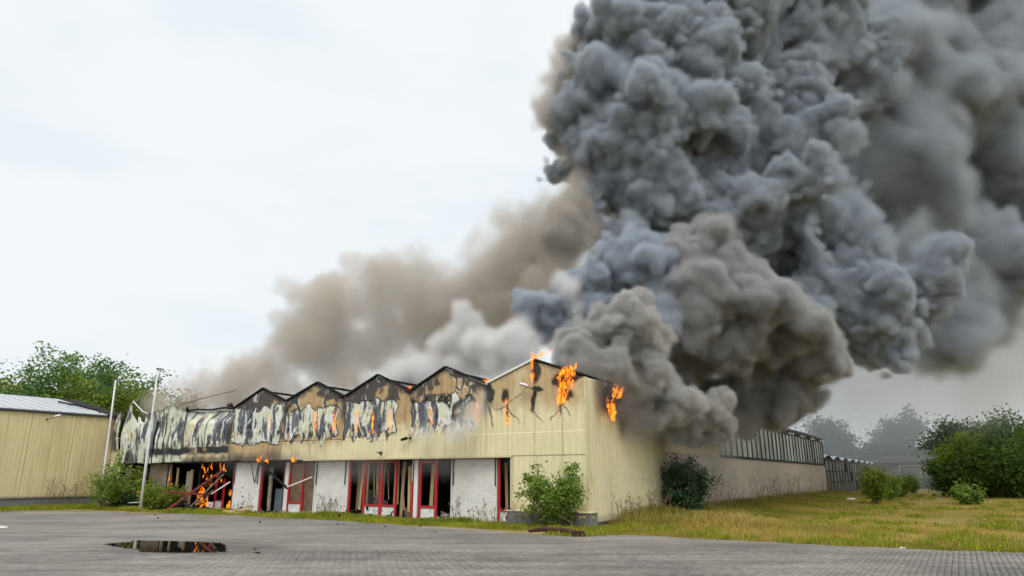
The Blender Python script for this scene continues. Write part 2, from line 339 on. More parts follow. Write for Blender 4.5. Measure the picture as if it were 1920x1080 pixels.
# puddle
def water_mat():
    m, t, b = new_mat('puddle_water'); b.inputs['Base Color'].default_value = (.018, .016, .013, 1); b.inputs['Roughness'].default_value = .015; b.inputs['IOR'].default_value = 1.33; b.inputs['Specular IOR Level'].default_value = .9
    N = t.nodes.new; n = N('ShaderNodeTexNoise'); n.inputs['Scale'].default_value = 2.5; n.inputs['Detail'].default_value = 2; g = N('ShaderNodeNewGeometry'); t.links.new(g.outputs['Position'], n.inputs['Vector'])
    bp = N('ShaderNodeBump'); bp.inputs['Strength'].default_value = .02; bp.inputs['Distance'].default_value = .02; t.links.new(n.outputs['Fac'], bp.inputs['Height']); t.links.new(bp.outputs[0], b.inputs['Normal'])
    return m
M['water'] = water_mat()
def outline(uv, jit=.04, sub=6):
    P = [ground(u, v) for u, v in uv]; r = []
    for i, p in enumerate(P):
        q = P[(i + 1) % len(P)]
        for k in range(sub):
            s = p.lerp(q, k / sub); r.append((s.x + random.uniform(-jit, jit), s.y + random.uniform(-jit, jit)))
    return r
pd = sheet('puddle', outline([(192, 1021), (225, 1018), (250, 1017), (246, 1013.5), (290, 1014.5), (380, 1017), (412, 1019), (425, 1023), (424, 1035), (400, 1036.5), (330, 1037.5), (265, 1036), (258, 1033), (264, 1031), (235, 1028.5), (210, 1024)]), .0135, M["water"])
pd2 = sheet('puddle', outline([(472, 1029), (480, 1028), (482, 1030), (475, 1031)], .01, 4), .0135, M["water"])
pd3 = sheet('puddle', outline([(473, 1036), (484, 1036), (490, 1038.5), (480, 1038)], .01, 4), .0135, M["water"])

def damp_mat():
    m, t, b = new_mat('damp_paving'); N = t.nodes.new; K = t.links.new; b.inputs['Base Color'].default_value = (.07, .068, .065, 1); b.inputs['Roughness'].default_value = .28
    a = N('ShaderNodeAttribute'); a.attribute_name = 'wet'; g = N('ShaderNodeNewGeometry'); n = N('ShaderNodeTexNoise'); n.inputs['Scale'].default_value = 2.2; n.inputs['Detail'].default_value = 8; n.inputs['Roughness'].default_value = .7; K(g.outputs['Position'], n.inputs['Vector'])
    ad = N('ShaderNodeMath'); ad.operation = 'MULTIPLY_ADD'; ad.inputs[1].default_value = 1.2; K(n.outputs['Fac'], ad.inputs[0]); su = N('ShaderNodeMath'); su.operation = 'SUBTRACT'; su.inputs[1].default_value = .62; K(a.outputs['Fac'], su.inputs[0]); K(su.outputs[0], ad.inputs[2])
    mr = N('ShaderNodeMapRange'); mr.inputs[1].default_value = .25; mr.inputs[2].default_value = .85; mr.inputs[4].default_value = .5; K(ad.outputs[0], mr.inputs[0]); K(mr.outputs[0], b.inputs['Alpha']); return m
M['damp'] = damp_mat()
def damp(u0, u1, v0, v1, z):
    """drying margin: a patch whose wetness fades outwards"""
    c = ground((u0 + u1) / 2, (v0 + v1) / 2); rx_ = (ground(u1, (v0 + v1) / 2) - ground(u0, (v0 + v1) / 2)).length / 2; ry_ = abs(ground((u0 + u1) / 2, v0).y - ground((u0 + u1) / 2, v1).y) / 2
    V = [(c.x, c.y, z)]; A = [1.]; Fc = []; n = 40
    for k in range(1, 6):
        for j in range(n): a = 2 * math.pi * j / n; V.append((c.x + math.cos(a) * rx_ * k / 5, c.y + math.sin(a) * ry_ * k / 5 - math.cos(a) * rx_ * .12 * k / 5, z)); A.append(1 - k / 5)
    for k in range(4):
        for j in range(n): q = 1 + k * n; Fc.append((q + j, q + n + j, q + n + (j + 1) % n, q + (j + 1) % n))
    for j in range(0, n): Fc.append((0, 1 + j, 1 + (j + 1) % n, 1 + (j + 1) % n))
    Fc = [f for f in Fc if len(set(f)) == 4]
    for j in range(0, n, 2): Fc.append((0, 1 + j, 1 + (j + 1) % n, 1 + (j + 2) % n))
    o = np_mesh('damp_patch', np.array(V), np.array(Fc), M['damp'], None, {'wet': np.array(A)}); o['kind'] = 'structure'; return o
damp(90, 620, 1006, 1050, .0118)
# ------------------------------------------------------------------ the burning hall
VAL = [0.0, 4.27, 8.10, 11.95, 15.85, 19.70, 23.55, 27.30, 30.60]
PEAK = [2.13, 6.30, 10.0, 13.75, 17.60, 21.6, 25.0, 29.0]
PKZ = [5.86, 5.92, 5.88, 5.82, 5.80, 5.02, 5.50, 5.80]
VZ = [5.10, 5.10, 5.08, 5.06, 5.08, 4.95, 5.02, 5.00, 5.0]
ROOF_T = []; ROOF_Z = []
for i in range(8): ROOF_T += [VAL[i], PEAK[i]]; ROOF_Z += [VZ[i], PKZ[i]]
ROOF_T.append(VAL[8]); ROOF_Z.append(VZ[8])
def roofz(t): return np.interp(t, ROOF_T, ROOF_Z)
ZF0, ZF1 = 2.37, 3.20                                      # fascia bottom and top
hall = empty('burning_hall', FP(15, 0), 'long cream steel hall on fire with a row of eight charred gables', 'building')
C_CREAM = np.array(CREAM); C_TAN = np.array((.44, .30, .15)); C_BROWN = np.array((.22, .13, .07)); C_PALE = np.array((.62, .645, .50)); C_WHITE = np.array((.72, .73, .70))
C_GREY = np.array((.095, .108, .13)); C_BLACK = np.array((.012, .012, .013)); C_YEL = np.array((.58, .46, .07))
def lerp(a, b, m): return a * (1 - m[..., None]) + b * m[..., None]
def burn(t, z):
    """own colour of the front cladding: cream paint, scorched tan, blistered pale coating, char"""
    t = np.asarray(t, float); z = np.asarray(z, float); top = roofz(t)
    c = np.broadcast_to(C_CREAM, t.shape + (3,)).copy()
    wx = t + .16 * fb2(t * 1.7, z * 1.7, 1); wz = z + .20 * fb2(t * 2.1, z * 1.9, 2)
    bay = np.clip(np.searchsorted(VAL, t) - 1, 0, 7)
    # drip stains below
    st = ss(.25, .7, fb2(t * 7, z * .5, 5)); c = lerp(c, C_CREAM * .72, st * .45)
    # scorched tan
    lowb = np.array([3.75, 3.45, 3.20, 2.65, 2.05, 2.4, 2.4, 2.4])[bay]
    amt = np.array([.80, .95, .95, .95, .95, .9, .7, .7])[bay]
    tan = ss(0, .75, wz - lowb + .35 * fb2(t * 3.3, z * .8, 8)) * amt
    tanc = lerp(np.broadcast_to(C_TAN, c.shape), C_BROWN, ss(.05, .6, fb2(t * 6, z * .6, 9)) * .55)
    tanc = lerp(tanc, C_CREAM * .9, ss(.1, .5, fb2(t * 2.1, z * 1.1, 12)) * np.where(bay == 0, .55, .25))
    c = lerp(c, tanc, tan)
    # char veins and blotches in the gable tops
    zu = np.array([9, 4.72, 4.82, 4.74, 4.86, 5.6, 6.5, 6.5])[bay] + .16 * vn2(t * 2.6, 0 * t, 21) + .12 * fb2(t * 7, 0 * t, 22)
    zu = zu + np.where(bay == 4, .28 * np.maximum(0, vn2(t * 3.1, 0 * t, 23)), 0)
    inup = ss(-.05, .08, z - zu)
    ridge = np.abs(fb2(wx * 1.25 + 3, wz * .95, 31, 3)); ridge2 = np.abs(fb2(wx * 2.3, wz * 1.6, 33, 3))
    vein = 1 - ss(.05, .11, ridge); blot = ss(.0, .16, fb2(wx * 1.1, wz * 1.3, 35, 4))
    edge = 1 - ss(.03, .34, top - z + .22 * fb2(t * 3, z * 3, 36))
    dk = np.clip(np.maximum(np.maximum(vein, blot * .93), edge), 0, 1)
    charbay = np.array([0, .9, .97, .97, .97, .97, .9, .9])[bay]
    c = lerp(c, C_GREY * .35, dk * inup * charbay)
    wr = (ss(.085, .11, ridge) - ss(.13, .17, ridge)) * ss(.0, .3, fb2(t * 2, z * 2, 37)); c = lerp(c, C_WHITE * .85, wr * inup * charbay * .8)
    # blistered pale coating
    zl = np.array([9, 3.50, 3.24, 3.24, 3.18, 3.12, 2.30, 2.30])[bay] + .10 * vn2(t * 1.9, 0 * t, 41)
    drip = np.abs(((t * 2.05 + .35 * vn2(t * 1.3, 0 * t, 42)) % 1.0) - .5) * 2
    zl = zl + np.where(bay <= 3, .30 * (1 - drip) ** .7 - .10 + .18 * vn2(t * 9, 0 * t, 43), .06 * vn2(t * 9, 0 * t, 44) + .05 * drip)
    d = np.minimum(z - zl, zu - z)
    lo_t = np.array([9, 4.9, 8.86, 12.30, 15.95, 19.6, 23, 27])[bay] + .14 * vn2(z * 4, t * 0 + 1, 45); hi_t = np.array([-9, 8.05, 11.90, 15.80, 19.62, 24, 28, 31])[bay] - .10 * np.abs(vn2(z * 4, t * 0 + 5, 46))
    d = np.minimum(d, np.minimum(t - lo_t, hi_t - t)); 
    # gable two keeps only torn patches of it
    d = np.where(bay == 1, np.minimum(d, .34 * (fb2(t * 1.4, z * 1.5, 47) + .22 * (t - 5.6) + .12)), d)
    inside = ss(-.015, .02, d)
    k = fb2(t * 5.2 + .6 * vn2(z * 1.5, t, 51), z * .95, 52, 4); kk = fb2(t * 1.3, z * 1.3, 53)
    grey = ss(.0, .12, k + .5 * kk + .06 + np.where(bay >= 5, -.18, 0))
    bl = fb2(t * 2.4, z * 2.9, 54, 4); pale = lerp(np.broadcast_to(C_PALE, c.shape), C_WHITE, ss(-.1, .4, bl)); pale = lerp(pale, np.array((.66, .57, .33)), ss(.15, .5, fb2(t * 1.7, z * 2.2, 55)) * .7)
    yel = ss(.0, .35, fb2(t * 2.0, z * 2.6, 56) + .35 - 1.1 * np.abs(t - 9.9) - .6 * np.abs(z - 4.0)) + .8 * ss(.3, .6, fb2(t * 1.5, z * 1.2, 57)) * (bay == 5); pale = lerp(pale, C_YEL, np.clip(yel, 0, 1) * .85)
    gcol = lerp(np.broadcast_to(C_GREY, c.shape), np.array((.22, .235, .26)), ss(0, .5, fb2(t * 14, z * 1.2, 58)))
    gcol = lerp(gcol, C_BLACK, ss(.25, .5, fb2(t * 3, z * 3, 60)) * .8)
    pc = lerp(pale, gcol, grey)
    pc = lerp(pc, C_WHITE, (ss(.03, .06, d) - ss(.07, .14, d)) * .6 * (1 - grey))
    c = lerp(c, pc, inside)
    c = lerp(c, C_BLACK, (ss(-.065, -.02, d) - ss(.01, .04, d)) * np.where(bay <= 4, .95, .35) * (bay > 0))
    # soot on the fascia and low band to the left
    soot = ss(12.3, 17.5, t) * ss(.35, -.3, z - 2.72 + .3 * fb2(t * 1.6, z * 1.4, 61)) * .85; c = lerp(c, C_GREY * .3, np.clip(soot, 0, 1) * (t < 19.8))
    band = (1 - ss(.12, .24, np.abs(z - 2.93 + .10 * fb2(t * 3, t * 0, 62)))) * ss(19.5, 19.9, t) * (1 - ss(26.9, 27.2, t)); c = lerp(c, C_GREY * .32, band * ss(-.45, .0, fb2(t * 1.9, z * 2, 63) + .15))
    low = ss(.25, .0, z - 2.48 - .16 * fb2(t * 4, t * 0, 64)) * ss(19.5, 20, t) * (1 - ss(23.5, 24.2, t)); c = lerp(c, C_BLACK * 2, low * .75)
    bs = ss(.22, .40, fb2(t * 1.15, z * .8, 65)) * (bay >= 5); c = lerp(c, C_GREY * .4, bs * .85)
    topsoot = (1 - ss(.05, .3, top - z + .15 * fb2(t * 4, z * 2, 66))) * (bay >= 5); c = lerp(c, C_GREY * .4, topsoot * .8)
    # column next to each valley, charred in most bays
    for v_, a_ in ((4.27, .75), (11.95, .85), (15.85, .8), (19.7, .5)):
        m = (1 - ss(.05, .26, np.abs(t - v_ + .08 * fb2(t * 3, z * 3, 67)))) * ss(3.5, 4.3, z + .4 * fb2(t * 3, z, 68)); c = lerp(c, C_GREY * .35, m * a_)
    # gable one: cracks and burnt-through places
    def blob(t0, z0, rt, rz, s): return 1 - ss(.6, 1.05, np.sqrt(((wx - t0) / rt) ** 2 + ((wz - z0) / rz) ** 2) + .35 * fb2(t * 5, z * 4, s))
    for (t0, z0, rt, rz, s) in ((2.05, 5.45, .22, .55, 71), (2.12, 4.35, .10, .55, 72), (2.0, 4.72, .30, .12, 73), (3.42, 4.62, .2, .34, 74), (3.30, 4.0, .06, .4, 75), (.98, 5.05, .45, .35, 76), (.78, 4.55, .36, .35, 77), (1.08, 4.1, .07, .4, 78), (4.1, 4.7, .25, .5, 79), (.35, 5.15, .5, .22, 80)):
        m = blob(t0, z0, rt, rz, s); c = lerp(c, C_BLACK * 1.3, m * .96 * (bay == 0))
    def crack(a, b, wd, s):
        ax_, az_ = a; bx_, bz_ = b; q = np.clip(((wx - ax_) * (bx_ - ax_) + (wz - az_) * (bz_ - az_)) / ((bx_ - ax_) ** 2 + (bz_ - az_) ** 2), 0, 1)
        return 1 - ss(wd * .5, wd, np.hypot(wx - ax_ - q * (bx_ - ax_), wz - az_ - q * (bz_ - az_)) + .015)
    for a, b, wd in (((3.35, 4.15), (2.85, 3.55), .05), ((2.12, 3.95), (1.8, 3.6), .04), ((1.08, 4.1), (1.45, 3.6), .045), ((1.05, 4.15), (.62, 3.85), .05), ((3.3, 4.3), (2.45, 4.75), .045), ((3.9, 4.2), (3.4, 4.15), .05), ((4.15, 4.2), (4.0, 3.5), .07), ((2.4, 3.85), (2.6, 3.5), .035)):
        m = crack(a, b, wd, 1); c = lerp(c, C_BLACK * 2, m * .9); m2 = crack((a[0] - .05, a[1] + .02), (b[0] - .05, b[1]), wd * .6, 1); c = lerp(c, C_WHITE * .6, m2 * .35 * (1 - m))
    return np.clip(c, 0, 1)
def tri_rib(x, w_): q = (x / w_) % 1.0; return np.clip(np.minimum(q, 1 - q) * 6 - .7, 0, 1)
def hall_warp(t, z):
    """buckling of the sheets: out of plane (towards the yard is negative) and sideways"""
    k = ss(18.8, 21.5, t)
    o = -.012 * tri_rib(t, .24) + .012 * fb2(t * .9, z * .9, 90) 
    o = o - k * (.14 * fb2(t * .55, z * .6, 91) + .10 * np.abs(vn2(t * 1.05, z * .5, 92)) * ss(2.4, 4, z)) + ss(19.6, 20.2, t) * (1 - ss(23.4, 23.8, t)) * .55 * ss(4.25, 4.95, z)
    bz = ss(3.1, 3.5, z) * ss(4.0, 5.2, t) * (1 - .6 * ss(4.8, 5.2, z)); o = o - bz * (.055 * np.abs(fb2(t * 2.2, z * 1.6, 94)) + .030 * np.abs(fb2(t * 6, z * 4, 95)))
    side = k * .13 * vn2(t * .3, z * .9, 93) * ss(2.5, 4.2, z)
    return o, side
def hall_panel(name, t0, t1, zlo, zhi, off, parent, colf=burn, dx=.04, tilt=0., twist=0., mat=None):
    nt_ = max(4, int(round((t1 - t0) / dx))); tt = np.linspace(t0 + .006, t1 - .006, nt_ + 1)
    za = zlo(tt) if callable(zlo) else np.full_like(tt, zlo); zb = zhi(tt) if callable(zhi) else np.full_like(tt, zhi)
    nz_ = max(3, int(round((zb - za).max() / dx))); f = np.linspace(0, 1, nz_ + 1)
    T = np.repeat(tt[None], nz_ + 1, 0); Z = za[None] + f[:, None] * (zb - za)[None]
    o, sd_ = hall_warp(T, Z); o = o + off; c = colf(T, Z)
    tm = (t0 + t1) / 2; o = o + twist * (T - tm) * (f[:, None] ** .8) ; sd_ = sd_ + tilt * f[:, None]
    T2 = T + sd_
    X = CX + LV.x * T2 + RV.x * o; Y = CY + LV.y * T2 + RV.y * o
    V = np.stack([X, Y, Z], -1).reshape(-1, 3); n = nt_ + 1
    i, j = np.meshgrid(np.arange(nt_), np.arange(nz_)); a = (j * n + i).ravel(); Fq = np.stack([a, a + n, a + n + 1, a + 1], -1)
    ob = np_mesh(name, V, Fq, mat or M['panel'], parent, colors=c.reshape(-1, 3))
    m = ob.modifiers.new('sheet', 'SOLIDIFY'); m.thickness = .035; m.offset = -1
    return ob
EDGES_T = [.0, .98, 2.12, 3.30, 4.27]
for i in range(1, 8):
    a, b = VAL[i], VAL[i + 1]; EDGES_T += [a + (b - a) * k / 4 for k in (1, 2, 3, 4)]
rw = random.Random(3)
for i in range(len(EDGES_T) - 1):
    a, b = EDGES_T[i], EDGES_T[i + 1]; mid = (a + b) / 2
    tilt = tw = 0.
    if mid > 20: tilt = rw.uniform(-.16, .16); tw = rw.uniform(-.28, .28)
    zt = lambda t: roofz(t) - .02
    if 27.3 < mid < 29.0: zt = (lambda t: np.minimum(roofz(t) - .02, 4.55 + .45 * ss(27.3, 28.4, t) - .3 * ss(28.4, 29, t))) if mid < 28.2 else (lambda t: 4.35 + .9 * (t - 28.1))
    zb = ZF1 + .012
    if mid > 23.6: zb = 2.33 + (.75 if mid > 29.6 else 0) + rw.uniform(-.03, .05)
    hall_panel('wall_panel', a, b, zb, zt, -.01 if mid < 20 else rw.uniform(-.10, .02), hall, tilt=tilt, twist=tw)
    if mid < 23.6:
        sag = 0 if mid < 12 else rw.uniform(-.03, .03)
        hall_panel('fascia_panel', a, b, (lambda t: np.full_like(t, ZF0 + sag)), ZF1 + (.02 if mid < 12 else -.004) + sag * .2, (-.026 if mid < 12 else -.05), hall, tilt=sag * .5)
# coating peeled off and hanging in strips along the lower edge of the burn
rf_ = random.Random(77); mfl = (M['white'], M['char'], M['greywood'], M['tan'])
for k in range(64):
    t_ = rf_.choice([rf_.uniform(5.2, 8.0), rf_.uniform(8.9, 11.8), rf_.uniform(12.3, 15.7), rf_.uniform(16, 19.6)]); zt_ = rf_.uniform(3.42, 3.85) if rf_.random() < .75 else rf_.uniform(4.3, 4.9); ln = rf_.uniform(.14, .42); wd_ = rf_.uniform(.03, .10); cu = rf_.uniform(.03, .12); sk = rf_.uniform(-.15, .15); vs = []; fs = []
    for i in range(5):
        f = i / 4; w2 = wd_ * (1 - .75 * f); o_ = -.10 - cu * f * f * 1.6; vs += [FP(t_ - w2 / 2 + sk * f * ln, zt_ - ln * f * (1 - .2 * f), o_), FP(t_ + w2 / 2 + sk * f * ln, zt_ - ln * f * (1 - .2 * f), o_ - .02)]
    for i in range(4): fs.append((2 * i, 2 * i + 1, 2 * i + 3, 2 * i + 2))
    fo = MB().add(vs, fs).build('peeling_flap', mfl[k % 4 if k % 3 else 1], hall); md = fo.modifiers.new('sheet', 'SOLIDIFY'); md.thickness = .004
# full-height cladding at the corner, above the brick plinth
def lowcol(t, z):
    c = burn(t, np.minimum(z, 3.1)); st = ss(.2, .6, fb2(t * 9, z * .35, 95)); c = lerp(c, C_CREAM * .78, st * .35); return lerp(c, np.array((.40, .33, .17)), ss(.35, .02, z - .5 + .2 * fb2(t * 3, z * 3, 96)) * .6)
hall_panel('wall_panel', 29.45, 30.6, 0.02, 3.1, .02, hall, colf=lambda t, z: lerp(np.broadcast_to(np.array(CREAM) * .85, t.shape + (3,)), C_GREY * .4, ss(.15, .5, fb2(t * 2, z, 98) - .5 * (t - 29.7))))
for a, b in ((0., 1.02), (1.02, 2.06), (2.06, 3.10)): hall_panel('wall_panel', a, b, .48, ZF0 + .012, -.016, hall, colf=lowcol)
MB().box(FP(-.03, .46, -.05), LV * .10, RV * .10, UP * 4.62).build('corner_trim', M['tan'], hall)
MB().box(FP(3.10, 0, -.035), LV * .07, RV * .34, UP * 2.42).build('corner_trim', M['tan'], hall)
MB().box(FP(3.10, ZF0 - .045, -.075), LV * 11.2, RV * .36, UP * .05).build('canopy_edge', M['tan'], hall)
MB().box(FP(14.31, ZF0 - .06, -.06), LV * 9.3, RV * .34, UP * .05).build('canopy_edge', M['char'], hall)
# plinth at the corner with single bricks
def brick_wall(name, P0, U, N, w_, z0, h, mat, mort, parent, bl=.21, bh=.0625, gap=.010, single=False, depth=.10, seed=1):
    """bricks of a face from P0 along U (unit) to width w_, outward normal N; joints recessed"""
    rg_ = random.Random(seed); mb = MB(); 
    MB().box(P0 + UP * z0, U * w_, N * -depth, UP * h).build('mortar', mort, parent)
    rows = int(h / (bh + gap))
    for r in range(rows):
        x = -(bl / 2 if r % 2 else 0)
        while x < w_:
            a, b = max(x, 0) + gap / 2, min(x + bl, w_) - gap / 2
            if b - a > .03:
                pr = .007 + rg_.uniform(0, .005); q = P0 + U * a + UP * (z0 + r * (bh + gap) + gap / 2) + N * .001
                tl = rg_.uniform(-.002, .002)
                mb.add([q, q + U * (b - a), q + U * (b - a) + UP * bh, q + UP * bh, q + N * pr + U * .003 + UP * .003, q + N * (pr + tl) + U * (b - a - .003) + UP * .003, q + N * (pr + tl) + U * (b - a - .003) + UP * (bh - .003), q + N * pr + U * .003 + UP * (bh - .003)],
                       [(4, 5, 6, 7), (0, 1, 5, 4), (1, 2, 6, 5), (2, 3, 7, 6), (3, 0, 4, 7)] if N.dot(U.cross(UP)) > 0 else [(7, 6, 5, 4), (4, 5, 1, 0), (5, 6, 2, 1), (6, 7, 3, 2), (7, 4, 0, 3)])
            x += bl
    o = mb.build(name, mat, parent); o['kind'] = 'stuff'; return o
# white brick piers under the fascia
G0 = .30                                                    # the shop front stands back this far under the fascia
def pier(t0, t1, mat, mort, seed, name='brick_pier'):
    p = empty(name, FP((t0 + t1) / 2, 0, G0)); adopt(p, hall)
    brick_wall('bricks', FP(t1, 0, G0), -LV, -RV, t1 - t0, 0, 2.36, mat, mort, p, seed=seed)
    return p
piers = [pier(3.97, 6.06, M['white_brick'], M['mortar_white'], 11), pier(11.80, 13.78, M['white_brick'], M['mortar_white'], 12), pier(17.62, 19.58, M['white_brick'], M['mortar_white'], 13), pier(25.30, 26.98, M['soot_brick'], M['soot'], 14), pier(28.75, 29.4, M['soot_brick'], M['soot'], 15)]
for t in (4.02, 6.00, 11.9, 13.7, 17.75, 19.5):             # slim rain pipes and angle irons on the piers
    MB().bar(FP(t, 1.30, G0 - .05), FP(t, 2.30, G0 - .05), .035).build('bracket_bar', M['darkmetal'], hall)
for t, z0 in ((6.08, 0), (11.74, 0), (13.80, 0)): MB().box(FP(t, z0, G0 - .02), LV * .05, RV * .1, UP * 2.34).build('jamb_strip', M['white'], hall)
# dark rooms behind the openings
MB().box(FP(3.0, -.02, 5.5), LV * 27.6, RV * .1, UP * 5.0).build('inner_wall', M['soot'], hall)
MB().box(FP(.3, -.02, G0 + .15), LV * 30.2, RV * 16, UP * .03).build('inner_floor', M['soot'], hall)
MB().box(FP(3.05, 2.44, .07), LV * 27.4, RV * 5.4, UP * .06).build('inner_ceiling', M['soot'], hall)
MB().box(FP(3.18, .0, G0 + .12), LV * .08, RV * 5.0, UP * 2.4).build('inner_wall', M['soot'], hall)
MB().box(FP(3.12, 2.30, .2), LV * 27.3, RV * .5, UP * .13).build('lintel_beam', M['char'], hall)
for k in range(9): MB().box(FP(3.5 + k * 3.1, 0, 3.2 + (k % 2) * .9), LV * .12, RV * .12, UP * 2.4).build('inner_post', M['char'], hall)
# window units: red frames with white boards below
def post(t, mat, z1=2.32, w_=.085, z0=0., off=G0, name='window_post', d=.09): return MB().box(FP(t - w_ / 2, z0, off), LV * w_, RV * d, UP * (z1 - z0)).build(name, mat, hall, bevel=.006)
def rail(t0, t1, z, mat, h=.075, off=G0 + .004, name='window_rail'): return MB().box(FP(t0, z, off), LV * (t1 - t0), RV * .08, UP * h).build(name, mat, hall, bevel=.006)
def board(t0, t1, z0, z1, mat=None, off=G0 + .03, name='infill_board'): return MB().box(FP(t0, z0, off), LV * (t1 - t0), RV * .03, UP * (z1 - z0)).build(name, mat or M['whiteboard'], hall)
def pane(t0, t1, z0, z1):
    return MB().box(FP(t0, z0, G0 + .045), LV * (t1 - t0), RV * .008, UP * (z1 - z0)).build('pane', M['glass'], hall)
def glass_mat():
    m, t, b = new_mat('smoked_window_glass'); t.nodes.remove(b); N = t.nodes.new; K = t.links.new
    tr = N('ShaderNodeBsdfTransparent'); tr.inputs[0].default_value = (.82, .83, .82, 1); gl = N('ShaderNodeBsdfGlossy'); gl.inputs['Roughness'].default_value = .05; gl.inputs['Color'].default_value = (.8, .8, .8, 1)
    fr = N('ShaderNodeFresnel'); fr.inputs[0].default_value = 1.35; mx = N('ShaderNodeMixShader'); K(fr.outputs[0], mx.inputs[0]); K(tr.outputs[0], mx.inputs[1]); K(gl.outputs[0], mx.inputs[2]); K(mx.outputs[0], t.nodes['Material Output'].inputs['Surface'])
    return m
M['glass'] = glass_mat()
# A: beside the right pier
post(3.90, M['red'], w_=.10); rail(3.2, 3.86, .38, M['red']); board(3.22, 3.85, .0, .375)
# B: the wide front between the right and the middle pier
post(6.90, M['red'], w_=.12); post(7.72, M['red'], w_=.11); rail(6.96, 7.66, .42, M['red'], .09); rail(6.96, 7.66, 2.17, M['red'], .09); board(6.96, 7.66, .0, .415); 
post(7.94, M['white'], w_=.20, name='door_post', d=.06); post(8.13, M['red'], w_=.09, z1=1.45)
MB().box(FP(8.09, 1.46, G0 - .01), LV * .05, RV * .07, UP * .86).build('door_post', M['metal'], hall)
post(9.02, M['red'], w_=.085); post(9.84, M['red'], w_=.17); post(10.80, M['red'], w_=.13); rail(9.06, 9.75, .42, M['red'], .09); rail(9.93, 10.73, .42, M['red'], .09); board(9.06, 9.75, 0, .415); board(9.93, 10.73, 0, .415); rail(9.06, 10.73, 2.2, M['red'], .10)
post(11.67, M['red'], w_=.10)
pane(9.94, 10.72, .52, 1.1)
# C: doors between the middle and the left white pier
board(13.84, 14.62, 0, 2.25, M['brown'], G0 + .10, 'door_leaf'); post(14.64, M['red'], w_=.10); board(14.70, 15.10, .5, 2.2, M['brown'], G0 + .06, 'door_leaf'); board(15.12, 15.48, .5, 2.2, M['brown'], G0 + .07, 'door_leaf'); rail(14.69, 15.50, .43, M['red'], .08); board(14.69, 15.50, 0, .425); post(15.54, M['red'], w_=.09); post(15.74, M['white'], w_=.24, name='door_post', d=.06); post(15.92, M['redburnt'], w_=.08)
board(16.0, 16.75, 0, 1.08, M['blue'], G0 + .25, 'fallen_sheet'); post(16.86, M['greywood'], w_=.14, z1=2.05); post(17.52, M['red'], w_=.10, z1=2.2); board(17.1, 17.3, 0, 1.9, M['wood2'], G0 + .3, 'slat')
# D: the burning front left of the last white pier
post(19.66, M['redburnt'], w_=.07); post(20.36, M['red'], w_=.08, z1=1.55); post(20.98, M['red'], w_=.09, z1=1.75); rail(20.4, 20.94, .46, M['redburnt'], .06); board(20.4, 20.94, 0, .455); board(21.05, 21.55, 0, .40, None); post(21.75, M['char'], w_=.1); post(22.45, M['char'], w_=.1)
post(23.15, M['wood2'], w_=.16, z1=2.0); board(23.3, 23.7, .0, 1.9, M['greywood'], G0 + .1, 'slat'); post(24.4, M['wood2'], w_=.10, z1=2.1); post(25.1, M['soot_brick'], w_=.2, z1=2.3, name='door_post')
post(27.3, M['char'], w_=.25, z1=2.3); board(28.0, 28.6, 0, 2.2, M['redburnt'], G0 + .12, 'door_leaf')
# hanging slats (burnt blinds and timbers) seen through the broken windows
rs = random.Random(12)
def slat(t, z0, z1, w_, lean, off, mat): 
    a = FP(t, z0, off); b = FP(t + lean, z1, off + rs.uniform(-.03, .08)); return MB().bar(a, b, w_, .02, up=-RV).build('slat', mat, hall)
for t, z0, z1, w_, ln, mt in ((3.36, .42, 2.2, .09, .10, 'wood'), (3.50, .42, 2.25, .11, .09, 'wood'), (3.70, .42, 2.15, .12, .06, 'wood2'),
    (6.20, .25, 2.32, .07, .12, 'wood'), (6.26, .1, 2.3, .09, -.06, 'wood'), (7.42, .5, 2.15, .17, -.03, 'wood'),
    (8.36, .2, 2.1, .11, .10, 'wood2'), (8.52, .25, 2.05, .12, .10, 'wood'), (8.74, .3, 1.9, .05, .25, 'wood2'), (8.92, .0, 2.25, .16, -.06, 'wood2'),
    (9.18, .5, 2.3, .12, .04, 'wood2'), (9.40, .5, 2.3, .18, -.02, 'wood'), (9.62, .7, 2.1, .03, .20, 'wood2'), (10.02, .55, 2.3, .10, .02, 'wood2'), (10.14, .6, 2.25, .12, .01, 'wood'), (10.28, .6, 2.2, .14, .06, 'wood2'), (10.46, .75, 2.1, .06, .10, 'wood2'),
    (10.98, .3, 2.25, .10, -.04, 'wood'), (11.12, .3, 2.2, .11, -.06, 'wood'), (11.30, .25, 2.2, .12, -.05, 'wood'), (11.46, .3, 2.1, .07, -.06, 'greywood'), (11.58, .2, 2.1, .05, -.04, 'wood2'), (17.34, .3, 1.7, .10, .02, 'wood2')):
    slat(t, z0, z1, w_, ln, G0 + .28 + rs.uniform(0, .2), M[mt])
for (t0, t1, z0, z1) in ((9.93, 10.7, .5, .86), (8.25, 8.95, .0, .42), (6.4, 7.0, .0, .3)):
    MB().add([FP(t0, z0 - .02, G0 + .55), FP(t1, z0 - .02, G0 + .55), FP(t1, z1, G0 + .5), FP(t0, z0 + .12, G0 + .5), FP(t0, z0 - .02, G0 + .62), FP(t1, z0 - .02, G0 + .62), FP(t1, z1, G0 + .57), FP(t0, z0 + .12, G0 + .57)], [(3, 2, 1, 0), (4, 5, 6, 7), (0, 1, 5, 4), (1, 2, 6, 5), (2, 3, 7, 6), (3, 0, 4, 7)]).build('fallen_sheet', M['greywood'], hall)
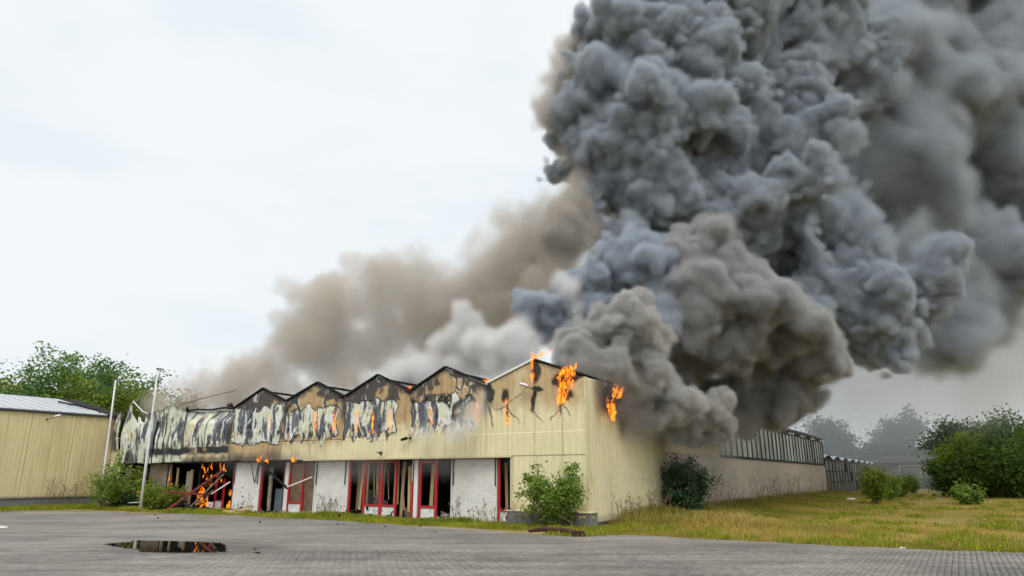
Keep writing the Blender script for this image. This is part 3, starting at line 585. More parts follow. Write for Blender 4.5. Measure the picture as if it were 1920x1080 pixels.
# roof: two sheets a bay, charred verge boards
for i in range(8):
    for a, b, za, zb_ in ((VAL[i], PEAK[i], VZ[i], PKZ[i]), (PEAK[i], VAL[i + 1], PKZ[i], VZ[i + 1])):
        if i >= 5: continue
        dep = 16.0 if i < 5 else 7.0
        d = (FP(b, zb_) - FP(a, za)).normalized(); n_ = RV.cross(d) if RV.cross(d).z > 0 else -RV.cross(d)
        if i == 0: MB().box(FP(a, za, .03) + n_ * .01, FP(b, zb_) - FP(a, za), RV * dep, n_ * .04).build('roof_sheet', M['char'] if not (i == 0 and a > 2) else M['roofmetal'], hall)
        mt = M['white'] if (i == 0 and a > 2) else M['char']
        MB().box(FP(a, za, -.09) + n_ * .005, FP(b, zb_) - FP(a, za), RV * .12, n_ * .07).build('verge_board', mt, hall)
rv = MB(); rv.tube([FP(23.7, 5.0, -.05), FP(22.9, 5.07, 0), FP(21.9, 5.0, .1), FP(20.8, 5.06, .15), FP(19.9, 4.97, .1)], .05, 6); rv.build('verge_board', M['char'], hall)
MB().tube([FP(29.02, 5.84, -.06), FP(28.5, 5.55, -.08), FP(27.9, 5.2, -.06), FP(27.35, 5.05, -.05)], .03, 6).build('verge_board', M['polewhite'], hall)
MB().tube([FP(29.0, 5.8, -.07), FP(29.25, 5.0, -.12), FP(29.6, 4.3, -.1)], .022, 6).build('bent_trim', M['polewhite'], hall)
for i in range(1, 5):                                      # burnt purlins left where the roof has gone
    for t_ in (VAL[i] + .1, PEAK[i]): MB().bar(FP(t_, float(roofz(t_)) - .12, .06), FP(t_, float(roofz(t_)) - .25, 9), .09).build('purlin', M['char'], hall)
MB().tube([FP(24.9, 5.45, .3), FP(23.7, 5.9, 1.2), FP(22.6, 6.25, 2.0)], .02, 5).build('bent_rod', M['darkmetal'], hall)
# ragged scraps where the sheets have torn at the valleys
for k, t in enumerate((19.75, 19.95, 23.45, 8.1, 11.95)):
    q = FP(t, 5.02, -.1); MB().add([q, q + LV * .35 + UP * .1, q + LV * .28 + UP * .26 + RV * .1, q - LV * .12 + UP * .12 - RV * .08, q - UP * .04 + RV * .03, q + LV * .33 + UP * .05 + RV * .03], [(0, 1, 2, 3), (3, 2, 5, 4)]).build('torn_scrap', M['rust'] if k % 2 else M['char'], hall)
# ------------------------------------------------------------------ side of the hall
def sidecol(s, z):
    c = np.broadcast_to(np.array(CREAM) * .97, s.shape + (3,)).copy()
    c = lerp(c, np.array((.60, .55, .36)), ss(0, .5, fb2(s * .6, z * .5, 101)) * .6)
    c = lerp(c, np.array((.50, .42, .27)), ss(5.8, 7.6, s + .5 * fb2(s, z, 102)) * .8)  # tone shift: smoke shadow painted into the colour, plus a different wall material
    c = lerp(c, C_TAN * .8, ss(3.0, 4.2, z + .5 * fb2(s * 1.1, z * .7, 103) - .15 * (s < .6)) * ss(.2, 1.2, s) * .9)
    c = lerp(c, C_GREY * .4, ss(3.7, 4.5, z + .6 * fb2(s * 1.3, z * .9, 104) + .10 * np.minimum(s, 6)) * ss(.3, 1.6, s))
    c = lerp(c, np.array((.62, .40, .12)), (1 - ss(.0, .12, np.abs(s - .22 - .04 * vn2(z * 3, s * 0, 105)))) * ss(.2, .5, fb2(s * 5, z * 1.3, 106) + .35 - 1.2 * np.abs(z - 1.55)) * .9)
    c = lerp(c, np.array((.30, .26, .18)), ss(.30, .05, z - .12 + .25 * fb2(s * 1.2, z * 2, 107)) * .6)
    sp_ = ss(.72, .78, fb2(s * 11, z * 11, 108, 2)); c = lerp(c, np.array((.2, .17, .12)), sp_ * .5)
    c = lerp(c, np.array((.46, .39, .22)), ss(.28, .7, fb2(s * 6, z * .3, 109)) * .4)
    # marker drawing: scribbled word and a face in a long loop
    def line(m, v=.75):
        nonlocal c
        c = lerp(c, np.array((.22, .20, .15)), np.clip(m, 0, 1) * v)
    ring = lambda s0, z0, rs_, rz, wd: 1 - ss(wd * .5, wd, np.abs(np.hypot((s - s0) / rs_, (z - z0) / rz) - 1) * min(rs_, rz))
    line(ring(5.72, 1.32, .30, .36, .022), .7); line(ring(5.72, 1.36, .12, .15, .02), .7); line(ring(5.72, 1.36, .03, .05, .02), .6)
    for k in range(4):
        s0 = 4.62 + k * .16; line(ring(s0, 1.53, .055, .065, .018) if k in (0, 2) else 1 - ss(.008, .02, np.abs(s - s0 - .25 * (z - 1.53))) + (np.abs(z - 1.53) > .07) * -9, .65)
    return np.clip(c, 0, 1)
def side_panel(name, s0, s1, z0, z1, parent, colf, mat, off=.0, rib=0., dx=.05):
    n1, n2 = max(2, int((s1 - s0) / dx)), max(2, int((z1 - z0) / dx)); Sx, Z = np.meshgrid(np.linspace(s0 + .005, s1 - .005, n1 + 1), np.linspace(z0, z1, n2 + 1))
    o = off + rib * tri_rib(Sx, .25) + .006 * fb2(Sx, Z, 110); c = colf(Sx, Z)
    V = np.stack([CX + RV.x * Sx - LV.x * o, CY + RV.y * Sx - LV.y * o, Z], -1).reshape(-1, 3); n = n1 + 1
    i, j = np.meshgrid(np.arange(n1), np.arange(n2)); a = (j * n + i).ravel(); Fq = np.stack([a, a + 1, a + n + 1, a + n], -1)
    ob = np_mesh(name, V, Fq, mat, parent, colors=c.reshape(-1, 3)); m = ob.modifiers.new('sheet', 'SOLIDIFY'); m.thickness = .05; m.offset = -1
    return ob
for k in range(4): side_panel('side_panel', 1.85 * k + (.075 if k == 0 else 0), 1.85 * (k + 1), .10, 5.06, hall, sidecol, M['creamside'], .0, .006 if k else .012)
for k in range(5): side_panel('side_panel', 7.4 + 1.74 * k, 7.4 + 1.74 * (k + 1), 2.625, 5.06, hall, sidecol, M['creamside'], .014, .012)
MB().box(SP(.08, -.02, -.06), RV * 7.3, LV * .1, UP * .13).build('plinth_strip', M['grey_brick'], hall)
MB().box(SP(16, 0, -15.9), RV * .12, LV * 15, UP * 5.0).build('rear_wall', M['soot'], hall)
MB().box(FP(30.45, 0, .3), LV * .12, RV * 16, UP * 4.9).build('end_wall', M['soot'], hall)
# ------------------------------------------------------------------ low brick planter at the corner
pl = empty('brick_planter', FP(1.3, 0, -.5), 'low grey brick planter wall with coping below the corner cladding', 'planter')
brick_wall('bricks', FP(2.95, 0, -.62), -LV, -RV, 3.25, 0, .46, M['grey_brick'], M['mortar'], pl, seed=21, depth=.5)
brick_wall('bricks', FP(-.30, 0, -.62), RV, -LV, .62, 0, .46, M['grey_brick'], M['mortar'], pl, seed=22, depth=.3)
MB().box(FP(-.34, .462, -.66), LV * 3.33, RV * .72, UP * .035).build('coping', M['tan'], pl, bevel=.005)
# ------------------------------------------------------------------ neighbouring hall on the left
T0 = 30.62
nb_ = empty('neighbour_hall', FP(T0 + 4, 0, -6), 'unburnt cream metal hall with grey sheet roof and brick plinth', 'building')
def leftcol(s, z):
    c = np.broadcast_to(np.array((.66, .575, .32)), s.shape + (3,)).copy()
    c = lerp(c, np.array((.54, .44, .22)), ss(-.1, .45, fb2(s * 4.5, z * .35, 201)) * .55)
    c = lerp(c, np.array((.42, .30, .14)), ss(-2.5, .2, s + .6 * fb2(s * 3, z * .5, 202)) * .55)
    c = lerp(c, np.array((.12, .09, .06)), ss(-.55, .0, s + .25 * fb2(s * 4, z * 2, 203)) * ss(2.8, 4.2, z + .5 * fb2(z * 2, s, 204)) * .9)
    return np.clip(c, 0, 1)
def left_panel(s0, s1):
    n1, n2 = max(2, int((s1 - s0) / .05)), 44; Sx, Z = np.meshgrid(np.linspace(s0 + .001, s1 - .001, n1 + 1), np.linspace(.58, 4.96, n2))
    o = .010 * tri_rib(Sx, .2); V = np.stack([CX + LV.x * (T0 - o) + RV.x * Sx, CY + LV.y * (T0 - o) + RV.y * Sx, Z], -1).reshape(-1, 3); n = n1 + 1
    i, j = np.meshgrid(np.arange(n1), np.arange(n2 - 1)); a = (j * n + i).ravel()
    ob = np_mesh('wall_panel', V, np.stack([a, a + 1, a + n + 1, a + n], -1), M['panel'], nb_, colors=leftcol(Sx, Z).reshape(-1, 3)); m = ob.modifiers.new('sheet', 'SOLIDIFY'); m.thickness = .05; m.offset = -1
for k in range(9): left_panel(-9.9 + 1.1 * k, -9.9 + 1.1 * (k + 1))
brick_wall('plinth_bricks', FP(T0 + .03, 0, -9.9), RV, -LV, 9.9, 0, .55, M['grey_brick'], M['mortar'], nb_, seed=31)
MB().box(FP(T0 - .05, .555, -9.9), RV * 9.9, LV * .09, UP * .03).build('drip_rail', M['metal'], nb_)
MB().box(FP(T0 - .12, 4.95, -9.9), RV * 9.95, LV * .2, UP * .09).build('gutter', M['darkmetal'], nb_)
MB().box(FP(T0 + .1, 0, -9.9), LV * 8, RV * 9.85, UP * 4.9).build('inner_mass', M['soot'], nb_)
rd = (FP(T0 + 6.2, 6.35) - FP(T0 - .1, 5.04)); rn = RV.cross(rd.normalized()); rn = rn if rn.z > 0 else -rn
for k in range(17):
    s0 = -9.9 + k * .62; mt = M['char'] if k >= 15 else M['roofmetal']
    MB().box(FP(T0 - .1, 5.04, s0 + .006), rd, RV * .608, rn * .045).build('roof_sheet', mt, nb_)
    if k < 15: MB().box(FP(T0 - .1, 5.04, s0 - .012) + rn * .046, rd, RV * .03, rn * .025).build('standing_seam', M['roofmetal'], nb_)
MB().box(FP(T0 + 6.1, 6.36, -9.9), LV * .3, RV * 9.3, UP * .06).build('ridge_cap', M['darkmetal'], nb_)
MB().box(FP(T0 + 6.4, 0, -9.9), LV * .1, RV * 9.6, UP * 6.3).build('back_wall', M['cream'], nb_)
MB().tube([FP(T0 + .4, 5.2, -.8), FP(T0 + 1.4, 5.42, -.4), FP(T0 + 2.6, 5.75, -1.2), FP(T0 + 4, 6.0, -1.5)], .05, 6).build('torn_edge', M['char'], nb_)
# ------------------------------------------------------------------ outside lamps, cameras
def floodlight(base, out, side, label, sc=1.0):
    """street-type luminaire on a short arm: wall plate, arm, hood, lens"""
    base, out, side = Vector(base), Vector(out).normalized(), Vector(side).normalized()
    r = empty('wall_lamp', base, label, 'lamp', 'outside lamps on the walls')
    MB().box(base - side * .06 * sc - UP * .09 * sc, side * .12 * sc, out * .03, UP * .18 * sc).build('wall_plate', M['darkmetal'], r)
    tip = base + out * .34 * sc + side * .42 * sc + UP * .24 * sc
    MB().tube([base + out * .03, base + out * .2 * sc + side * .1 * sc + UP * .02, tip], .03 * sc, 8).build('arm', M['darkmetal'], r, smooth=True)
    d = (side * .8 + out * .4 + UP * .28).normalized(); e = d.cross(UP).normalized(); mb = MB(); ring = []
    n = 10; secs = [(-.08, .05, .06), (.02, .10, .11), (.18, .15, .13), (.36, .14, .11), (.48, .07, .06)]; vs = []; fs = []
    for (x, w_, h) in secs:
        for k in range(n):
            a = math.pi * k / (n - 1); vs.append(tip + d * x * sc + e * math.cos(a) * w_ * sc + UP * math.sin(a) * h * sc)
    for i in range(len(secs) - 1):
        for k in range(n - 1): fs.append((i * n + k, i * n + k + 1, (i + 1) * n + k + 1, (i + 1) * n + k))
    fs.append(tuple(range(n))); fs.append(tuple((len(secs) - 1) * n + k for k in range(n - 1, -1, -1)))
    mb.add(vs, fs).build('hood', M['polewhite'], r, smooth=True)
    MB().box(tip + d * .0 * sc - e * .09 * sc - UP * .03 * sc, d * .42 * sc, e * .18 * sc, UP * .028 * sc).build('lens', M['darkmetal'], r)
    return r
floodlight(FP(2.02, 4.72, -.06), -RV, LV, 'white hooded lamp on a charred arm on the gable nearest the corner', .62)
floodlight(FP(T0 - .06, 4.62, -3.75), -LV, RV, 'white hooded lamp high on the unburnt cream wall', .62)
def cctv(p, label):
    p = Vector(p); r = empty('security_camera', p, label, 'camera'); MB().box(p - LV * .05 - UP * .05, LV * .1, -RV * .05, UP * .1).build('wall_plate', M['darkmetal'], r)
    MB().tube([p - RV * .04, p - RV * .16 - UP * .03], .02, 6).build('arm', M['darkmetal'], r); q = p - RV * .14 + LV * .02
    MB().box(q - UP * .07, LV * .28 - UP * .05, -RV * .11, UP * .11).build('housing', M['char'], r, bevel=.015); MB().tube([q + LV * .28 - UP * .07 - RV * .055, q + LV * .32 - UP * .08 - RV * .055], .045, 8).build('lens_hood', M['metal'], r)
cctv(FP(7.98, 3.16, -.08), 'small black security camera high on the cream wall between two gables')
def bracket(p, label):
    p = Vector(p); r = empty('lamp_bracket', p, label, 'bracket'); MB().tube([p, p - RV * .12 + UP * .02, p - RV * .2 + LV * -.08 - UP * .05, p - RV * .22 - LV * .2 - UP * .10], .022, 6).build('arm', M['char'], r); MB().box(p - LV * .03 - UP * .05, LV * .08, -RV * .03, UP * .1).build('wall_plate', M['darkmetal'], r); MB().tube([p - RV * .1, p - RV * .16 + LV * .15 + UP * .03], .018, 6).build('stub', M['char'], r)
bracket(FP(9.55, 2.60, -.06), 'broken black lamp bracket on the cream fascia above the red windows')
# ------------------------------------------------------------------ flag poles
def flagpole(base, top, label, r0=.075, r1=.04, colr=None):
    base, top = Vector(base), Vector(top); r = empty('flagpole', base, label, 'flagpole', 'flag poles in front of the left bays')
    MB().tube([base, base.lerp(top, .35), base.lerp(top, .7), top], [r0, r0 * .88, r1 * 1.2, r1], 12).build('pole', M['polewhite'], r, smooth=True)
    MB().tube([top, top + UP * .03, top + UP * .07], [.04, .09, .08], 10).build('finial', colr or M['darkmetal'], r)
    MB().tube([base, base + UP * .12], [.12, .11], 10).build('foot_collar', M['metal'], r)
    return r
f1 = flagpole(ground(263, 958), at(296, 693, ground(263, 958).y), 'white flagpole with short top arm in front of the buckled sheets')
tp = at(296, 693, ground(263, 958).y); MB().tube([tp + UP * .02, tp + Vector((.28, -.1, -.02)), tp + Vector((.5, -.1, -.12))], .015, 5).build('top_arm', M['darkmetal'], f1)
flagpole(ground(186, 953), at(217, 712, ground(186, 953).y), 'white flagpole with rusty cap in front of the unburnt wall', r0=.07, colr=M['rust'])
# ------------------------------------------------------------------ concrete side wall and the glasshouse on it
gh = empty('glasshouse', SP(33, 0, -6), 'long glasshouse with dark glazing bars on a pinkish concrete wall', 'greenhouse')
S0, S1 = 7.4, 51.3
for k in range(13):
    a = S0 + (S1 - S0) * k / 13; b = S0 + (S1 - S0) * (k + 1) / 13
    MB().box(SP(a + .006, -.02, -.12), RV * (b - a - .012), -LV * .12, UP * 2.66).build('wall_slab', M['concrete'], gh, bevel=.006)
GX0 = 16.1
def gh_mat():
    m, t, b = new_mat('painted_reflection_glass'); N = t.nodes.new; K = t.links.new
    g = N('ShaderNodeNewGeometry'); oi = N('ShaderNodeObjectInfo'); mp = N('ShaderNodeMapping'); mp.inputs['Scale'].default_value = (1, 1, .35); K(g.outputs['Position'], mp.inputs[0])
    n = N('ShaderNodeTexNoise'); n.inputs['Scale'].default_value = .9; n.inputs['Detail'].default_value = 7; n.inputs['Roughness'].default_value = .7; K(mp.outputs[0], n.inputs['Vector'])
    ad = N('ShaderNodeMath'); ad.operation = 'MULTIPLY_ADD'; ad.inputs[1].default_value = .34; K(oi.outputs['Random'], ad.inputs[0]); K(n.outputs['Fac'], ad.inputs[2])
    cr_ = N('ShaderNodeValToRGB'); e = cr_.color_ramp.elements; e[0].position = .45; e[0].color = (.10, .15, .12, 1); e[1].position = .85; e[1].color = (.62, .63, .61, 1); q = e.new(.6); q.color = (.36, .39, .36, 1); K(ad.outputs[0], cr_.inputs[0])  # pale and greenish reflections painted into the opaque pane colour, with dirt
    K(cr_.outputs[0], b.inputs['Base Color']); b.inputs['Roughness'].default_value = .22; b.inputs['Specular IOR Level'].default_value = .5
    return m
M['ghglass'] = gh_mat()
NP = 29; pw = (51.0 - GX0) / NP
bar0 = pane0 = None
for k in range(NP + 1):
    s = GX0 + k * pw
    MB().box(SP(s - .05, 2.78, -.05), RV * .10, -LV * .09, UP * 2.0).build('glazing_bar', M['mullion'], gh)
    if k < NP:
        MB().box(SP(s + .055, 2.79, -.03), RV * (pw - .11), -LV * .012, UP * 1.97).build('pane', M['ghglass'], gh)
        if k % 2 == 0: MB().box(SP(s + .06, 4.84, -.03), RV * (2 * pw - .1), -LV * .02, UP * .17).build('vent_pane', M['mullion' if k % 4 else 'ghglass'], gh)
MB().box(SP(GX0 - .1, 2.63, -.09), RV * (51.2 - GX0), -LV * .14, UP * .15).build('sill_beam', M['mullion'], gh)
MB().box(SP(GX0 - .1, 4.76, -.09), RV * (51.2 - GX0), -LV * .13, UP * .08).build('eaves_beam', M['mullion'], gh)
MB().box(SP(GX0 - .1, 5.01, -.10), RV * (51.2 - GX0), -LV * .18, UP * .12).build('gutter', M['darkmetal'], gh)
MB().box(SP(GX0, 0, -.3), RV * 34.9, LV * .1, UP * 5.0).build('dark_interior_sheet', M['soot'], gh)  # black sheet standing in for the dark inside behind the panes
sl = SP(0, 5.86, -2.1) - SP(0, 5.12, 0); sn = RV.cross(sl.normalized()); sn = sn if sn.z > 0 else -sn
for k in range(12):
    s = 16.1 + k * (35.0 / 12); MB().box(SP(s + .03, 5.12, 0), sl, RV * (35.0 / 12 - .06), sn * .03).build('roof_pane', M['mullion'] if k % 3 else M['greywood'], gh)
    MB().box(SP(s - .03, 5.13, 0), sl, RV * .06, sn * .07).build('roof_bar', M['mullion'], gh)
MB().add([SP(51.1, 2.64, 0), SP(51.1, 5.05, 0), SP(51.1, 5.86, -2.1), SP(51.1, 5.05, -4.2), SP(51.1, 2.64, -4.2), SP(51.0, 2.64, 0), SP(51.0, 5.05, 0), SP(51.0, 5.86, -2.1), SP(51.0, 5.05, -4.2), SP(51.0, 2.64, -4.2)], [(0, 1, 2, 3, 4), (9, 8, 7, 6, 5), (0, 5, 6, 1), (1, 6, 7, 2), (2, 7, 8, 3)]).build('end_gable', M['mullion'], gh)
# loose strip hanging on the wall
MB().bar(SP(10.3, 1.95, .06), SP(12.2, 1.65, .08), .03, .10).build('hanging_strip', M['char'], gh)
# lower, derelict glasshouse further back
g2 = empty('derelict_glasshouse', SP(75, 0, -6), 'low derelict glasshouse with grimy small panes and pale roof sheets', 'greenhouse')
M['grime'] = PM('grimy_pane', (.10, .10, .10), .3, .5, .5, dirt=(.40, .41, .40), dscale=.35, damt=.9)
MB().box(SP(51.4, 0, -.3), RV * 60, LV * .1, UP * 3.3).build('dark_interior_sheet', M['soot'], g2)  # black sheet in place of the unlit inside
n2 = 26
for k in range(n2):
    s = 51.45 + k * 2.2
    MB().box(SP(s - .06, 0, -.05), RV * .12, -LV * .1, UP * 3.2).build('glazing_bar', M['mullion'], g2)
    for j in range(3):
        if (k * 7 + j * 3) % 11 == 4: continue
        MB().box(SP(s + .08, .12 + j * 1.03, -.02), RV * 2.02, -LV * .012, UP * .95).build('pane', M['grime'], g2)
for j in range(4): MB().box(SP(51.45, .02 + j * 1.03, -.05), RV * 57, -LV * .08, UP * .09).build('rail', M['mullion'], g2)
MB().box(SP(51.3, 3.2, -.1), RV * 57.4, -LV * .2, UP * .12).build('gutter', M['darkmetal'], g2)
for k in range(9):
    s = 51.5 + k * 6.4
    a, b, c_ = SP(s, 3.32, -.1), SP(s + 3.2, 3.75, -.1), SP(s + 6.4, 3.32, -.1); bk = LV * 14
    MB().add([a, b, b + bk, a + bk, a + UP * -.05, b + UP * -.05, b + bk - UP * .05, a + bk - UP * .05], [(0, 1, 2, 3), (7, 6, 5, 4), (0, 4, 5, 1)]).build('roof_sheet', M['roofmetal'], g2)
    MB().add([b, c_, c_ + bk, b + bk, b + UP * -.05, c_ + UP * -.05, c_ + bk - UP * .05, b + bk - UP * .05], [(0, 1, 2, 3), (7, 6, 5, 4), (0, 4, 5, 1)]).build('roof_sheet', M['mullion'], g2)
# ------------------------------------------------------------------ far buildings
def bungalow(p, w_, d, h, rh, label, wallm, roofm, wins):
    p = Vector(p); X = Vector((1, 0, 0)); Yv = Vector((0, 1, 0)); r = empty('bungalow', p, label, 'house')
    MB().box(p - X * w_ / 2, X * w_, Yv * d, UP * h).build('wall', wallm, r)
    a = p - X * (w_ / 2 + .5) - Yv * .5 + UP * h
    MB().add([a, a + X * (w_ + 1), a + X * (w_ - 1) + Yv * (d / 2 + .5) + UP * rh, a + X * 2 + Yv * (d / 2 + .5) + UP * rh, a + Yv * (d + 1), a + X * (w_ + 1) + Yv * (d + 1), a - UP * .2, a + X * (w_ + 1) - UP * .2], [(0, 1, 2, 3), (1, 5, 2), (5, 4, 3, 2), (4, 0, 3), (6, 7, 1, 0)]).build('roof', roofm, r)
    for x0, x1, z0, z1 in wins:
        f = MB().box(p + X * x0 + UP * z0 - Yv * .06, X * (x1 - x0), Yv * .1, UP * (z1 - z0)).build('window', M['white'], r)
        MB().box(p + X * (x0 + .12) + UP * (z0 + .12) - Yv * .075, X * (x1 - x0 - .24), Yv * .05, UP * (z1 - z0 - .24)).build('pane', M['ghglass'], f) if False else None
        q = MB().box(p + X * (x0 + .12) + UP * (z0 + .12) - Yv * .08, X * (x1 - x0 - .24), Yv * .05, UP * (z1 - z0 - .24)).build('pane', M['grime'], r); q.parent = f; q.location = (0, 0, 0)
    return r
fb = at(1775, 897, 104); fb.z = 0
bungalow(fb, 16, 9, 3.6, 1.0, 'low dark house with a pale window band beyond the field', M['brown'], M['mullion'], [(-6.8, -3.6, 1.5, 3.2), (-3.0, -1.2, 1.5, 3.2), (1.2, 4.2, 1.5, 3.2)])
fb = at(1610, 890, 170); fb.z = 0
bungalow(fb, 22, 12, 5.2, 2.0, 'distant grey roofed house dim in the drifting smoke', M['concrete'], M['greywood'], [(-6, -3, 1.5, 3.5), (2, 5, 1.5, 3.5)])
# ------------------------------------------------------------------ vegetation
M['leaf_bush'] = leaf_mat('bush_leaf', (.07, .14, .02), (.30, .43, .07), .4)
M['leaf_dark'] = leaf_mat('dark_bush_leaf', (.022, .055, .03), (.075, .14, .055), .15)
M['leaf_tree'] = leaf_mat('tree_leaf', (.06, .13, .035), (.26, .42, .13), .45)
M['leaf_warm'] = leaf_mat('yellow_green_leaf', (.08, .14, .016), (.34, .42, .05), .45)
M['leaf_far'] = leaf_mat('far_tree_leaf', (.035, .075, .035), (.12, .19, .08), .25)
M['leaf_hedge'] = leaf_mat('hedge_leaf', (.03, .075, .012), (.16, .28, .045), .3)
M['blade'] = leaf_mat('grass_blade', (.19, .20, .02), (.55, .41, .12), .35)
M['bladeg'] = leaf_mat('green_grass_blade', (.14, .19, .012), (.45, .46, .05), .4)
def leaves(name, C, size, mat, parent, seed, shade=None, jit=.35, aspect=.55):
    """one mesh of small bent leaves at the points C (n, 3)"""
    r = np.random.default_rng(seed); n = len(C); C = np.asarray(C, np.float32)
    d = r.normal(size=(n, 3)); d[:, 2] = d[:, 2] * .6 + .1; d /= np.linalg.norm(d, axis=1)[:, None]
    q = r.normal(size=(n, 3)); q = np.cross(d, q); q /= np.linalg.norm(q, axis=1)[:, None]; nn = np.cross(d, q)
    L = (size * r.uniform(1 - jit, 1 + jit, n))[:, None]; W = L * aspect
    V = np.stack([C, C + d * L * .5 + q * W * .5 - nn * L * .10, C + d * L, C + d * L * .5 - q * W * .5 - nn * L * .10], 1)
    idx = np.arange(n)[:, None] * 4; Fq = np.concatenate([idx + [0, 1, 2], idx + [0, 2, 3]], 0)
    base = r.uniform(0, 1, n) if shade is None else np.clip(shade + r.normal(0, .18, n), 0, 1)
    return np_mesh(name, V.reshape(-1, 3), Fq, mat, parent, {'leaf': np.repeat(base, 4)})
def grow(p, d, length, rad, depth, rg_, out, tips, spread=.65, up=.12, nch=(3, 4), shrink=(.6, .8)):
    """recursive limbs: tubes into out, leaf places into tips"""
    pts = [p]; rd_ = [rad]; q = p.copy(); dd = d.copy(); n = 4
    for k in range(n):
        dd = (dd + Vector((rg_.gauss(0, .12), rg_.gauss(0, .12), rg_.gauss(0, .10) + up * .3))).normalized(); q = q + dd * length / n; pts.append(q.copy()); rd_.append(rad * (1 - .45 * (k + 1) / n))
    out.tube(pts, rd_, 6 if rad > .04 else 4, cap=False)
    if depth == 0:
        tips.append((q, length)); tips.append((pts[2], length)); return
    if depth <= 1: tips.append((pts[3], length))
    for k in range(rg_.randint(*nch)):
        b = pts[rg_.choice([2, 3, 4])] if k else pts[4]
        a = Vector((rg_.gauss(0, 1), rg_.gauss(0, 1), rg_.gauss(0, .6) + up)).normalized(); nd = (dd * (1 - spread) + a * spread).normalized()
        grow(b, nd, length * rg_.uniform(*shrink), rad * .55, depth - 1, rg_, out, tips, spread, up, nch, shrink)
def tree(name, label, base, h, trunk_h, rad, seed, mat, leaf, n_leaf, cl=.5, depth=3, spread=.65, up=.12, cat='tree', group=None, trunk_r=None, nch=(3, 4), lean=(0, 0), squash=1.0, shade_z=True):
    rg_ = random.Random(seed); base = Vector(base); r = empty(name, base, label, cat, group)
    out = MB(); tips = []; tr = trunk_r or h * .018
    top = base + Vector((lean[0], lean[1], trunk_h)); out.tube([base - UP * .1, base.lerp(top, .5) + Vector((rg_.uniform(-.1, .1), rg_.uniform(-.1, .1), 0)), top], [tr * 1.2, tr, tr * .85], 8)
    for k in range(rg_.randint(4, 5)):
        a = 2 * math.pi * (k + rg_.random() * .6) / 4.5; nd = Vector((math.cos(a) * rad / h * 1.1, math.sin(a) * rad / h * 1.1, .75)).normalized()
        grow(top - UP * rg_.uniform(0, trunk_h * .3), nd, (h - trunk_h) * .42, tr * .6, depth - 1, rg_, out, tips, spread, up, nch)
    # scale the limbs so that the tips fill the wanted height and width
    Tp = np.array([t[0][:] for t in tips]); b = np.array(base[:]); rel = Tp - b
    sz = h / max(rel[:, 2].max(), .1); sx = rad / max(np.percentile(np.hypot(rel[:, 0], rel[:, 1]), 92), .1)
    sc_ = np.array([sx, sx, sz]); out.v = [tuple(b + (np.array(v) - b) * np.where(np.array(v)[2] - b[2] > trunk_h * .6, sc_, [1, 1, 1] if False else sc_)) for v in out.v]
    out.build('trunk', M['bark'], r, smooth=True)
    Tp = b + rel * sc_; g = np.random.default_rng(seed); i = g.integers(0, len(Tp), n_leaf); P = Tp[i] + g.normal(0, 1, (n_leaf, 3)) * np.array([cl, cl, cl * .75]) * np.random.default_rng(seed + 1).uniform(.5, 1.1, len(Tp))[i][:, None]
    P[:, 2] = np.maximum(P[:, 2], b[2] + .05)
    clump = g.uniform(.05, .85, len(Tp))[i]
    leaves('crown', P, leaf, mat, r, seed, clump)
    return r
G = lambda u, v, Y: Vector((at(u, v, Y).x, Y, 0))
gl = 'trees behind the unburnt hall'
tree('broadleaf_tree', 'wide airy broadleaf tree towering behind the unburnt hall, sky through its crown', G(150, 760, 58), 11.9, 4.0, 5.4, 4, M['leaf_tree'], .30, 7500, .45, 4, .7, group=gl, nch=(3, 3))
tree('broadleaf_tree', 'yellow-green tree behind the roof at the frame edge, leftmost of the row', G(-20, 760, 54), 9.9, 3, 4.2, 5, M['leaf_warm'], .30, 14000, .75, 3, .65, group=gl)
tree('broadleaf_tree', 'blue-green dense tree behind the grey sheet roof', G(70, 760, 52), 8.9, 3, 3.8, 6, M['leaf_tree'], .28, 15000, .7, 3, .65, group=gl)
tree('broadleaf_tree', 'low bright green tree behind the torn roof corner, beside the flagpole cap', G(235, 760, 60), 9.4, 3, 4.0, 7, M['leaf_warm'], .28, 11000, .6, 3, .7, group=gl)
tree('broadleaf_tree', 'dark smoke-dimmed tree behind the leftmost charred gable', G(312, 760, 66), 9.0, 3, 4.4, 8, M['leaf_far'], .34, 9000, .7, 3, .7, group=gl)
tree('broadleaf_tree', 'olive tree behind the hall roof below the airy crown', G(172, 770, 54), 8.6, 2.5, 3.6, 9, M['leaf_warm'], .28, 10000, .65, 3, .7, group=gl)
tree('broadleaf_tree', 'sparse small tree rising behind the glasshouse roof', Vector((*SP(34, 0, -9).xy, 0)), 8.0, 3, 2.6, 10, M['leaf_far'], .16, 1500, .45, 3, .7)
gr_ = 'hazy trees beyond the field'
tree('weeping_tree', 'round drooping tree, a pale blue silhouette behind the glasshouse end', G(1558, 880, 120), 10.5, 3, 4.4, 11, M['leaf_far'], .55, 9000, .9, 3, .6, up=-.05, group=gr_)
tree('spruce_tree', 'tall tiered tree dim in the smoke, highest beyond the field', G(1690, 880, 130), 13.6, 4, 4.6, 12, M['leaf_far'], .6, 8000, .85, 3, .6, group=gr_)
tree('broadleaf_tree', 'broad low tree beneath the tall tiered tree', G(1655, 885, 118), 6.6, 1.4, 5.0, 13, M['leaf_far'], .5, 9000, .9, 3, .75, group=gr_)
tree('broadleaf_tree', 'rounded bush-like tree between the tiered tree and the house', G(1722, 885, 116), 6.2, 1.2, 4.0, 14, M['leaf_far'], .5, 8000, .9, 3, .75, group=gr_)
tree('broadleaf_tree', 'faint far tree above the house roof', G(1770, 880, 160), 9.4, 3, 4.5, 15, M['leaf_far'], .6, 5000, .8, 3, .7, group=gr_)
gh_ = 'trees and hedge at the field edge'
